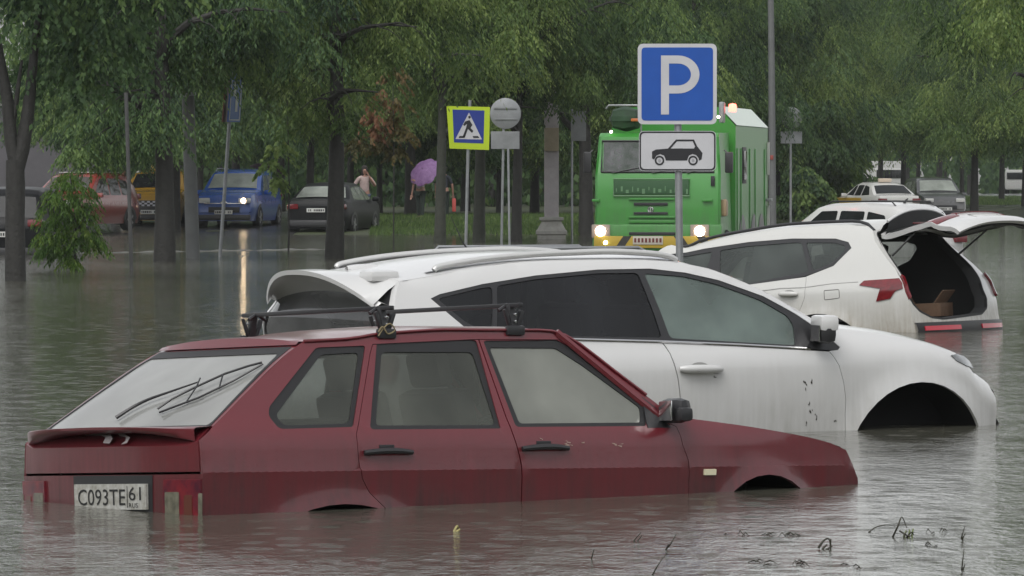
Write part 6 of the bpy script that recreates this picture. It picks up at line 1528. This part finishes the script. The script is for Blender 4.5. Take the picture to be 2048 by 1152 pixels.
def parking_sign():
    Y = 40.8; s = F / Y; o = empty('parking_sign', ((1354 - CX) / s, Y, 0), R(-1)); tag(o, 'blue parking sign with white P above a white plate showing a black car', 'road sign')
    def q(px, py): return ((px - 1354) / s, H - (py - YH) / s)
    def pol(L): return [q(*p_) for p_ in L]
    MB().tube([(.025, .04, -.6), (.02, .04, 1.0), (.0, .04, H + (YH - 92) / s)], .0285, 14).build('post', STEEL, o, 40)
    for zz in (H + (YH - 110) / s, H + (YH - 232) / s, H + (YH - 300) / s): MB().box((0, .02, zz), (.09, .05, .03), bev=.004).build('bracket', STEEL, o)
    c_ = q(1354.5, 168); w_ = 158 / s; b = flat('blue_panel', rrect(c_[0], c_[1], w_, w_ * 1.02, .045), SWH, -.004, .012, o)
    flat('blue_field', rrect(c_[0], c_[1], w_ * .905, w_ * .925, .03), BLUE, -.0065, .002, b)
    stem = pol([(1322, 111), (1338, 111), (1338, 229), (1322, 229)])
    pouter = [(1338, 111), (1356, 111)] + [(1356 + 43 * math.sin(a), 149 - 38 * math.cos(a)) for a in [math.pi * k / 18 for k in range(19)]] + [(1356, 187), (1338, 187)]
    pinner = [(1338, 127), (1356, 127)] + [(1356 + 26 * math.sin(a), 149 - 22 * math.cos(a)) for a in [math.pi * k / 14 for k in range(15)]] + [(1356, 171), (1338, 171)]
    full = [(1322, 111)] + pouter[:-1] + [(1338, 187), (1338, 229), (1322, 229)]
    V, T = cdt(pol(full), [pol(pinner)], .3); MB().add([(x, -.0085, z) for x, z in V], T).build('letter', SWH, b, 0)
    c2 = q(1355, 302); p2 = flat('car_plate', rrect(c2[0], c2[1], 154 / s, 80 / s, .04), SWH, -.004, .010, o)
    ring('plate_border', rrect(c2[0], c2[1], 152 / s, 78 / s, .038), rrect(c2[0], c2[1], 146 / s, 72 / s, .032), SBL, -.0055, p2)
    car = [(1304, 303), (1312, 299), (1336, 297), (1352, 279), (1388, 279), (1394, 292), (1405, 306), (1403, 319), (1398, 321), (1397, 316), (1392, 310), (1385, 308), (1378, 311), (1374, 321), (1332, 321), (1328, 311), (1320, 308), (1313, 311), (1308, 319), (1304, 317)]
    win = [(1341, 297), (1354, 282.5), (1385.5, 282.5), (1390, 293), (1388, 297)]
    V, T = cdt(pol(car), [pol(win)], .3); MB().add([(x, -.006, z) for x, z in V], T).build('car_symbol', SBL, p2, 0)
    for cx_ in (1319, 1386):
        MB().lathe([(6.2 / s, 0), (9.6 / s, 0)], 24, c=(q(cx_, 321)[0], -.0065, q(cx_, 321)[1]), axis='y').build('wheel_symbol', SBL, p2, 0)
        MB().lathe([(.001, 0), (3 / s, 0)], 16, c=(q(cx_, 321)[0], -.0065, q(cx_, 321)[1]), axis='y').build('hub_symbol', mat('sign_grey', (.3, .3, .32), .5), p2, 0)
parking_sign()
def crossing_sign():
    Y = F * 1.6 / (496 - YH); s = F / Y; o = empty('crossing_sign', ((932 - CX) / s, Y, 0)); tag(o, 'yellow-edged blue pedestrian crossing sign tilted on a thin post under the branches', 'road sign')
    def q(px, py): return ((px - 932) / s, H - (py - YH) / s)
    def pol(L): return [q(*p_) for p_ in L]
    MB().tube([(-.02, .04, -.6), (q(936, 300)[0], .04, q(936, 300)[1]), (q(940, 200)[0], .04, q(940, 200)[1])], .036, 10).build('post', STEEL, o, 40)
    b = flat('yellow_panel', rounded(pol([(893, 212), (980, 214), (978, 300), (899, 297)]), .02), mat('sign_lime', (.42, .55, .02), .4), -.01, .012, o)
    f = flat('blue_field', pol([(905, 219), (969, 221), (967, 287), (908, 285)]), mat('crossing_blue', (.015, .035, .22), .4), -.013, .002, b)
    flat('triangle', pol([(938, 225), (964, 279), (911, 278)]), SWH, -.016, .002, f)
    mk = MB()
    def part(L): V, T = cdt(pol(L), (), .5); mk.add([(x, -.019, z) for x, z in V], T)
    part([(936, 233), (940, 231), (942, 235), (938, 238)]); part([(930, 243), (939, 240), (945, 250), (941, 256), (947, 262), (944, 266), (936, 258), (930, 274), (925, 274), (932, 256), (934, 248), (929, 252), (926, 250)]); part([(919, 272), (931, 272), (929, 276), (917, 276)]); part([(945, 272), (956, 272), (959, 276), (947, 276)])
    mk.build('walking_figure', SBL, f, 0)
crossing_sign()
def blank(name, label, px, base, top, plates, Y=None, pr=.03, lean=0, group=None, pm=None):
    Y = Y or F * 1.6 / (base - YH); s = F / Y; X = (px - CX) / s; z0 = max(0, gz(X, Y)); o = empty(name, (X, Y, z0)); tag(o, label, 'road sign' if plates else 'post', group)
    def q(x, y): return ((x - px) / s, H - z0 - (y - YH) / s)
    MB().tube([(0, 0, -.7), (0, 0, 0), (q(px + lean, top)[0], 0, q(px, top)[1])], pr, 10).build('post', pm or STEEL, o, 40)
    for pl in plates:
        if pl[0] == 'c':
            c_ = q(pl[1], pl[2]); r_ = pl[3] / s; MB().lathe([(.001, -.05), (r_ * .97, -.05), (r_, -.045), (r_, -.03), (.001, -.03)], 36, c=(c_[0], 0, c_[1]), axis='y').build('round_plate', SBACK, o, 35)
            for dz in (-.35, .35): MB().box((c_[0], -.07, c_[1] + r_ * dz), (r_ * 1.5, .02, .03)).build('stiffener', SBACK, o, 0)
        else:
            c_ = q((pl[1] + pl[3]) / 2, (pl[2] + pl[4]) / 2); MB().box((c_[0], -.045, c_[1]), ((pl[3] - pl[1]) / s, .015, (pl[4] - pl[2]) / s), bev=.005).build('plate', SBACK, o, 0)
blank('road_sign', 'back of a round grey sign with a blank plate below, right of the yellow-edged sign', 1003, 494, 205, [('c', 1011, 227, 31), ('r', 982, 263, 1039, 298)], lean=5)
blank('post', 'thin grey post standing just right of the one carrying the nearer round sign', 1019, 490, 270, [], lean=-3, pr=.028)
blank('road_sign', 'back of a blank upright rectangular sign left of the green truck', 1144, 478, 218, [('r', 1142, 222, 1172, 282)])
blank('road_sign', 'back of a smaller round sign above a blank plate, right of the truck', 1581, 431, 214, [('c', 1583, 236, 21.5), ('r', 1561, 263, 1604, 287)], Y=180, pr=.045)
blank('post', 'thin plain post left of the yellow taxi', 263, 541, 185, [], lean=-11, pr=.034, pm=CONC3)
def blue_edge():
    base = 514; Y = F * 1.6 / (base - YH); s = F / Y; X = (440 - CX) / s; o = empty('road_sign', (X, Y, 0)); tag(o, 'narrow blue sign seen nearly edge-on atop a leaning post beside the blue SUV', 'road sign')
    def q(x, y, dy=0): return Vector(((x - 440) / s, dy, H - (y - YH) / s))
    MB().tube([q(436, 560), q(440, 514), q(466, 140)], .037, 10).build('post', STEEL, o, 40)
    w_ = .62; ax = R(74); d = Vector((math.cos(ax), math.sin(ax), 0)) 
    for (x0, m, nm, sgn, ln) in ((473, BLUE, 'blue_panel', 1, .34), (457, mat('sign_red_back', (.16, .045, .04), .5), 'red_panel', 1, .22)):
        a, b = q(x0, 142), q(x0 - 7, 244); n = (b - a); dd = Vector((.21, .55, 0)) if nm == 'blue_panel' else Vector((.10, .5, 0)); mb = MB(); mb.poly([a - dd / 2, a + dd / 2, b + dd / 2, b - dd / 2], (.02, -.006, 0)); p_ = mb.build(nm, m, o, 0)
        if nm == 'blue_panel':
            e = Vector((-.002, -.004, 0)); k_ = .93; mb = MB()
            for (u0, u1, v0, v1) in ((.06, .94, .03, .05), (.06, .94, .95, .97), (.06, .12, .03, .97), (.88, .94, .03, .97), (.3, .5, .2, .5), (.5, .7, .45, .8)):
                P_ = [a - dd / 2 + dd * u + n * v for u, v in ((u0, v0), (u1, v0), (u1, v1), (u0, v1))]; mb.add([p__ + Vector((.023, -.012, 0)) for p__ in P_], [(0, 1, 2, 3)])
            mb.build('border', SWH, p_, 0)
blue_edge()
CONC = mat('weathered_concrete', (.20, .195, .185), .75, var=.3, vscale=4, bump=.4, bscale=25); CONC2 = mat('pole_grey', (.13, .135, .135), .6, var=.25, vscale=3)
def poles():
    g = at(385, 517); o = empty('lamp_post', (g.x, g.y, 0)); tag(o, 'thick grey concrete pole with a collar, just left of the blue SUV', 'lamp post'); s = F / g.y
    def q(x, y): return Vector(((x - 385) / s, 0, H - (y - YH) / s))
    MB().tube([q(388, 580), q(386, 517), q(376, 192)], [.135, .135, .12], 16).build('lower_shaft', CONC2, o, 50); MB().tube([q(376, 193), q(375, 186)], [.16, .16], 16).build('collar', STEEL, o, 40); MB().tube([q(375, 188), q(366, -250)], [.1, .07], 14).build('upper_shaft', BARK2, o, 50)
    Y = 168; s2 = F / Y; X = (1545 - CX) / s2; o = empty('lamp_post', (X, Y, max(0, gz(X, Y)))); tag(o, 'tall slim grey pole rising out of the picture right of the green truck', 'lamp post')
    MB().tube([(0, 0, -.3), (-.03, 0, 5), (-.1, 0, 11)], [.125, .105, .08], 14).build('shaft', CONC2, o, 50); MB().box((-.03, -.12, 2.2), (.1, .05, .14), bev=.01).build('small_red_tag', mat('faded_red_tag', (.25, .05, .04), .6), o); MB().tube([(-.1, 0, 10.9), (-.6, 0, 11.3), (-1.6, 0, 11.4)], .04, 8).build('arm', STEEL, o); MB().box((-1.9, 0, 11.38), (.7, .25, .12), bev=.04).build('lamp_head', STEEL, o)
    Y = F * 1.6 / (478 - YH); s = F / Y; X = (1103 - CX) / s; o = empty('stone_column', (X, Y, 0)); tag(o, 'grey square column on a moulded stone foot with a beige box at its top', 'column')
    def z(py): return H - (py - YH) / s
    MB().box((0, 0, (z(436) + 5) / 2), (.37, .37, 5 - z(436)), bev=.02).build('shaft', mat('column_grey', (.42, .39, .4), .7, var=.25, vscale=4), o, 40)
    prof = [(.36, -.6), (.36, z(470)), (.40, z(468)), (.40, z(462)), (.36, z(459)), (.27, z(446)), (.25, z(443)), (.31, z(440)), (.31, z(435)), (.20, z(434))]
    rows = [[Vector((q1 * r_ * 1.0, q2 * r_, z_)) for q1, q2 in ((-1, -1), (1, -1), (1, 1), (-1, 1))] for r_, z_ in prof]; MB().grid(rows, closed=True).build('moulded_foot', mat('pale_stone', (.38, .37, .34), .75, var=.35, vscale=6), o, 25)
    MB().box((.0, -.26, z(279)), (.37, .16, .60), bev=.015).build('junction_box', mat('beige_box', (.32, .27, .19), .6, var=.2, vscale=5), o)
poles()

# ---------------------------------------------------------------- people
def skin_figure(name, edges, verts, mat_, parent, sub=2):
    me = bpy.data.meshes.new(name); me.from_pydata([v[0] for v in verts], edges, []); o = bpy.data.objects.new(name, me); COL.objects.link(o); o.parent = parent
    sk = o.modifiers.new('skin', 'SKIN'); sk.use_smooth_shade = True
    for i, v in enumerate(verts):
        me.skin_vertices[0].data[i].radius = v[1] if isinstance(v[1], tuple) else (v[1], v[1]); me.skin_vertices[0].data[i].use_root = (i == 0)
    ss = o.modifiers.new('sub', 'SUBSURF'); ss.levels = sub; ss.render_levels = sub
    dg = bpy.context.evaluated_depsgraph_get(); m2 = bpy.data.meshes.new_from_object(o.evaluated_get(dg)); o.modifiers.clear(); o.data = m2; m2.materials.clear(); m2.materials.append(mat_); m2.polygons.foreach_set('use_smooth', [True] * len(m2.polygons)); o.name = name
    return o
SKIN = mat('skin', (.36, .2, .15), .6)
def person(label, px, Y, feet_py, height, rz, shirt, legs, shoes, hair, arm_l=None, arm_r=None, bend=0., group=None, longhair=False):
    X = (px - CX) * Y / F; z0 = H - (feet_py - YH) * Y / F; k = height / 1.72
    o = empty('person', (X, Y, z0), rz); tag(o, label, 'person', group)
    def B(y, z, x=0):  # forward lean above the hips; figure faces -y
        t = max(0, z - .95); return Vector((x, y - math.sin(bend) * t, z if t == 0 else .95 + t * math.cos(bend))) * k
    al = arm_l or [(.27, 0, 1.15), (.28, -.06, .92), (.28, -.10, .80)]; ar = arm_r or [(-.27, 0, 1.15), (-.28, -.06, .92), (-.28, -.10, .80)]
    V = [(B(0, .93), (.15 * k, .11 * k)), (B(0, 1.12), (.13 * k, .095 * k)), (B(0, 1.30), (.155 * k, .11 * k)), (B(0, 1.42), (.10 * k, .08 * k)), (B(-.01, 1.50), .05 * k), (B(-.02, 1.58), (.072 * k, .085 * k)), (B(-.02, 1.68), (.07 * k, .085 * k)),
         (B(0, 1.38, .17), .055 * k)] + [(B(p_[1], p_[2], p_[0]), r_ * k) for p_, r_ in zip(al, (.043, .032, .03))] + [(B(0, 1.38, -.17), .055 * k)] + [(B(p_[1], p_[2], p_[0]), r_ * k) for p_, r_ in zip(ar, (.043, .032, .03))]
    E = [(0, 1), (1, 2), (2, 3), (3, 4), (4, 5), (5, 6), (3, 7), (7, 8), (8, 9), (9, 10), (3, 11), (11, 12), (12, 13), (13, 14)]
    n = len(V)
    for q, dy in ((1, -.05), (-1, .06)):
        V += [(Vector((q * .09, 0, .86)) * k, .095 * k), (Vector((q * .10, dy * .5, .48)) * k, .062 * k), (Vector((q * .105, dy, .09)) * k, .045 * k), (Vector((q * .11, dy - .12, .035)) * k, .035 * k)]
        E += [(0, n), (n, n + 1), (n + 1, n + 2), (n + 2, n + 3)]; n += 4
    b = skin_figure('body', E, V, SKIN, o)
    # clothes follow the body as slightly larger skins of the same joints
    def cloth(nm, idx, m, g):
        ii = sorted(set(i for e in idx for i in e)); mp = {i: j for j, i in enumerate(ii)}
        VV = [(V[i][0], tuple(r_ + g for r_ in V[i][1]) if isinstance(V[i][1], tuple) else V[i][1] + g) for i in ii]; return skin_figure(nm, [(mp[a_], mp[b_]) for a_, b_ in idx], VV, m, o)
    cloth('shirt', [(0, 1), (1, 2), (2, 3), (3, 7), (7, 8), (3, 11), (11, 12)], shirt, .014 * k)
    cloth('trousers', [(0, 15), (15, 16), (16, 17), (0, 19), (19, 20), (20, 21)], legs, .012 * k)
    for a_ in (17, 21):
        f = V[a_][0]; MB().box((f.x, f.y - .06 * k, .045 * k), (.095 * k, .27 * k, .09 * k), bev=.035 * k).build('shoe', shoes, o, 60)
    hd = V[6][0]
    mb = MB(); mb.lathe([(.001, .10), (.055, .085), (.085, .04), (.092, -.02), (.085, -.07 if not longhair else -.22), (.06, -.09 if not longhair else -.28)], 16, c=hd + Vector((0, .015, .0))); mb.v = [(v[0], v[1] if v[1] > hd.y - .035 else hd.y - .035 + (v[1] - hd.y + .035) * .2, v[2]) if v[2] < hd.z + .05 else v for v in mb.v]; mb.build('hair', hair, o, 60)
    fc = V[5][0]; mb = MB(); mb.box(fc + Vector((0, -.088 * k, .03)), (.022, .03, .045), bev=.008); mb.build('nose', SKIN, b, 60)
    mb = MB()
    for q in (1, -1): mb.lathe([(.001, -.004), (.011, 0)], 8, c=fc + Vector((q * .032, -.083 * k, .055)), axis='y')
    mb.build('eyes', SBL, b, 0)
    for s_, hv in ((1, V[10][0]), (-1, V[14][0])):
        d = (hv - (V[9][0] if s_ > 0 else V[13][0])).normalized(); mb = MB(); mb.box(hv + d * .045, (.07, .035, .09), d.to_track_quat('Z', 'Y').to_matrix(), bev=.014)
        sx = d.cross(Vector((0, 1, 0)));  sx = Vector((1, 0, 0)) if sx.length < .1 else sx.normalized()
        for f in range(4): p0 = hv + d * .08 + sx * (.024 - .016 * f); ln = (.07, .08, .076, .06)[f]; mb.tube([p0, p0 + d * ln * .5 + Vector((0, -.006, 0)), p0 + d * ln + Vector((0, -.022, 0))], [.009, .008, .006], 6)
        p0 = hv + d * .03 + sx * .035; mb.tube([p0, p0 + sx * .025 + d * .03, p0 + sx * .025 + d * .055 + Vector((0, -.012, 0))], [.01, .009, .007], 6)
        mb.build('hand', SKIN, b, 60)
    return o
HAIRD = mat('dark_hair', (.02, .014, .012), .6); PINK = mat('pink_cotton', (.55, .42, .40), .9, var=.3, vscale=8); JEAN = mat('denim', (.06, .08, .12), .9, var=.4, vscale=6); LTOP = mat('lilac_top', (.6, .5, .54), .9, var=.3, vscale=8); DTR = mat('dark_trousers', (.02, .03, .025), .9); WSH = mat('white_shoes', (.55, .52, .5), .7); DTOP = mat('dark_top', (.03, .035, .045), .9); PJ = mat('pale_jeans', (.14, .19, .24), .9, var=.4, vscale=7)
person('woman in a pink top and jeans beside the black saloon, hand raised to her hair', 729, 158, 452, 1.74, R(8), PINK, JEAN, WSH, HAIRD, arm_l=[(.32, 0, 1.16), (.22, -.12, 1.30), (.12, -.12, 1.46)], arm_r=[(-.31, 0, 1.17), (-.36, .03, 1.02), (-.26, -.06, .96)], longhair=True)
person('person in a pale top and dark trousers under the lilac umbrella', 841, 164, 439, 1.62, R(-35), LTOP, DTR, WSH, HAIRD, arm_l=[(.26, -.06, 1.14), (.14, -.24, 1.2), (.06, -.3, 1.24)])
person('person in pale jeans under the dark umbrella beside the blue SUV', 546, 166, 447, 1.72, R(20), DTOP, PJ, DTOP, HAIRD, arm_l=[(.26, -.06, 1.14), (.14, -.24, 1.2), (.06, -.3, 1.24)])
person('dark figure bending behind the red car with the lit headlamp', 243, 168, 447, 1.75, R(25), DTOP, DTR, DTOP, HAIRD, bend=R(12))
person('person in dark clothes half hidden by the slender trunk near the red bag', 888, 168, 440, 1.66, R(170), DTOP, DTR, DTOP, HAIRD)
def umbrella(label, px, py, Y, r, m, tilt, az, handle=.75):
    X = (px - CX) * Y / F; Z = H - (py - YH) * Y / F; Mx = (Vector(tilt).normalized().to_track_quat('Z', 'Y').to_matrix().to_4x4())
    o = empty('umbrella', mat=Matrix.Translation((X, Y, Z)) @ Mx); tag(o, label, 'umbrella'); n = 8; rows = []
    for k in range(7):
        f = k / 6; row = []
        for j in range(n * 4):
            a = 2 * math.pi * j / (n * 4); sc_ = 1 - .10 * (1 - abs(math.cos(n * a / 2))) * f; row.append(Vector((math.cos(a) * r * f * sc_, math.sin(a) * r * f * sc_, .32 * r * 2 * (-(f**2)) * .55 + .02 * (1 - abs(math.cos(n * a / 2))) * f)))
        rows.append(row)
    MB().grid(rows, closed=True).build('canopy', m, o, 25)
    MB().tube([(0, 0, .06), (0, 0, -handle)], .008, 6).build('shaft', BLK, o); MB().tube([(0, 0, -handle), (0, 0, -handle - .08), (.03, 0, -handle - .11), (.06, 0, -handle - .08)], .013, 6).build('handle', BLK, o)
    for j in range(n): a = 2 * math.pi * j / n; MB().tube([(math.cos(a) * .05, math.sin(a) * .05, -.01), (math.cos(a) * r * .95, math.sin(a) * r * .95, -.34 * r)], .004, 4).build('rib', BLK, o)
umbrella('mottled lilac umbrella held over the person on the bank', 845, 338, 163.7, .52, mat('lilac_cloth', (.24, .14, .28), .7, var=.5, vscale=9, vcol=(.12, .05, .16)), (-.45, -.72, .6), 0)
umbrella('dark plum umbrella held beside the blue SUV', 536, 328, 165.5, .56, mat('plum_cloth', (.05, .02, .05), .7, var=.4, vscale=5), (.25, -.1, 1), 0)
rb = empty('red_bag', ((908 - CX) * 167.8 / F, 167.8, H - (410 - YH) * 167.8 / F)); tag(rb, 'slim bright red bag hanging beside the slender trunk', 'bag'); MB().box((0, 0, 0), (.12, .1, .42), bev=.03).build('bag_body', mat('red_cloth', (.5, .08, .07), .6), rb); MB().tube([(-.03, 0, .2), (0, 0, .34), (.03, 0, .2)], .008, 6).build('strap', BLK, rb)
for (px, py, Y) in ():
    pass
# ---------------------------------------------------------------- weeds and debris at the surface, in front
DRY = mat('wet_stalk', (.035, .033, .022), .7); GRN = mat('green_blade', (.09, .12, .03), .6)
def sprig(px, py, strokes, label, m=DRY, w_=.0035, name='weed'):
    g = at(px, py); o = empty(name, (g.x, g.y, 0)); tag(o, label, 'weed', 'weeds poking through the flood'); s = F / g.y; mb = MB()
    for L in strokes:
        pts = [Vector(((x - px) / s, .02 * math.sin(i * 2 + px), (py - y) / s)) for i, (x, y) in enumerate(L)]; pts = [Vector(p_) for p_ in cr(pts, 3)]
        mb.tube(pts, [max(.0012, w_ * (1 - .7 * i / len(pts))) for i in range(len(pts))], 5)
    mb.build('stalks', m, o, 60); return o
sprig(1812, 1075, [[(1786, 1074), (1796, 1050), (1804, 1034), (1814, 1056)], [(1806, 1092), (1808, 1070), (1815, 1062)], [(1800, 1062), (1818, 1072), (1826, 1066)], [(1812, 1078), (1822, 1064), (1828, 1070)]], 'bent stalk with a few green blades, the tallest of the sprigs at lower right', w_=.005)
sprig(1815, 1072, [[(1806, 1076), (1813, 1062)], [(1815, 1080), (1820, 1060)], [(1822, 1078), (1827, 1058)]], 'small tuft of green blades at the foot of the bent stalk', GRN, .006)
sprig(1752, 1064, [[(1737, 1064), (1754, 1054), (1775, 1050), (1790, 1052)]], 'low arched stem left of the bent stalk')
sprig(1926, 1082, [[(1922, 1078), (1926, 1062), (1931, 1052)], [(1924, 1080), (1930, 1066)], [(1926, 1084), (1923, 1068)]], 'short upright sprig right of the bent stalk')
sprig(1925, 1140, [[(1924, 1141), (1925, 1118), (1928, 1098)], [(1926, 1142), (1929, 1128)]], 'thin upright stalk near the lower right corner')
sprig(1650, 1098, [[(1636, 1096), (1646, 1082), (1658, 1078), (1662, 1098)], [(1644, 1098), (1654, 1088)], [(1660, 1078), (1661, 1098)], [(1650, 1100), (1664, 1092)]], 'small arched tuft midway along the bottom right water', w_=.006)
sprig(1334, 1100, [[(1330, 1102), (1342, 1086), (1352, 1068)], [(1332, 1100), (1337, 1088)]], 'slanting stalk below the front wheel of the red car', w_=.004)
sprig(1310, 1150, [[(1304, 1152), (1318, 1126), (1336, 1104)]], 'longer slanting stalk at the bottom edge below the red car')
sprig(1184, 1118, [[(1182, 1120), (1188, 1098)]], 'lone short stalk left of the slanting ones')
sprig(1272, 1082, [[(1266, 1084), (1282, 1064)], [(1274, 1084), (1284, 1070)]], 'faint crossed blades under the front bumper of the red car', w_=.003)
sprig(915, 1062, [[(908, 1064), (914, 1052), (919, 1060)], [(912, 1064), (920, 1058)]], 'yellow leaf floating below the red car\'s rear door', mat('yellow_leaf', (.3, .26, .1), .6), .008)
for (px, py, lx, rx, lbl) in ((1560, 1128, 1508, 1612, 'long dark raft of twigs at bottom centre right'), (1570, 1072, 1532, 1600, 'thin drifting stem above the long raft of twigs'), (1880, 1066, 1852, 1896, 'short drifting stem right of the bent stalk'), (1850, 1092, 1830, 1870, 'drifting scrap of stem below the bent stalk'), (1702, 1135, 1680, 1722, 'tiny drifting scraps near the bottom edge'), (1470, 1070, 1440, 1490, 'row of tiny scraps below the red car\'s nose')):
    g = at(px, py); o = empty('floating_twigs', (g.x, g.y, 0)); tag(o, lbl, 'debris'); s = F / g.y; rng = random.Random(px); mb = MB()
    for k in range(9 if rx - lx > 60 else 4):
        x = rng.uniform(lx, rx); l_ = rng.uniform(8, 28) if rx - lx > 60 else rng.uniform(6, 14); dy = rng.uniform(-.12, .12); mb.tube([((x - l_ / 2 - px) / s, dy, .002), ((x - px) / s, dy + .03, rng.uniform(.004, .018)), ((x + l_ / 2 - px) / s, dy + rng.uniform(-.1, .1), .002)], [.0015, .003, .001], 5)
    mb.build('twigs', DRY, o, 60)
# ---------------------------------------------------------------- rain-filled air
def haze():
    mb = MB(); mb.box((0, 200, 15), (900, 540, 34)); 
    m = bpy.data.materials.new('rain_haze'); m.use_nodes = True; n = m.node_tree; n.nodes.clear()
    out = n.nodes.new('ShaderNodeOutputMaterial'); v = n.nodes.new('ShaderNodeVolumePrincipled'); v.inputs['Color'].default_value = (.85, .88, .86, 1); v.inputs['Density'].default_value = HAZE_D; v.inputs['Anisotropy'].default_value = .2
    n.links.new(v.outputs[0], out.inputs['Volume'])
    o = mb.build('haze', m, smooth=0); tag(o, 'grey rain-filled air softening the far trees', 'haze', kind='stuff')
HAZE_D = .0002
haze()
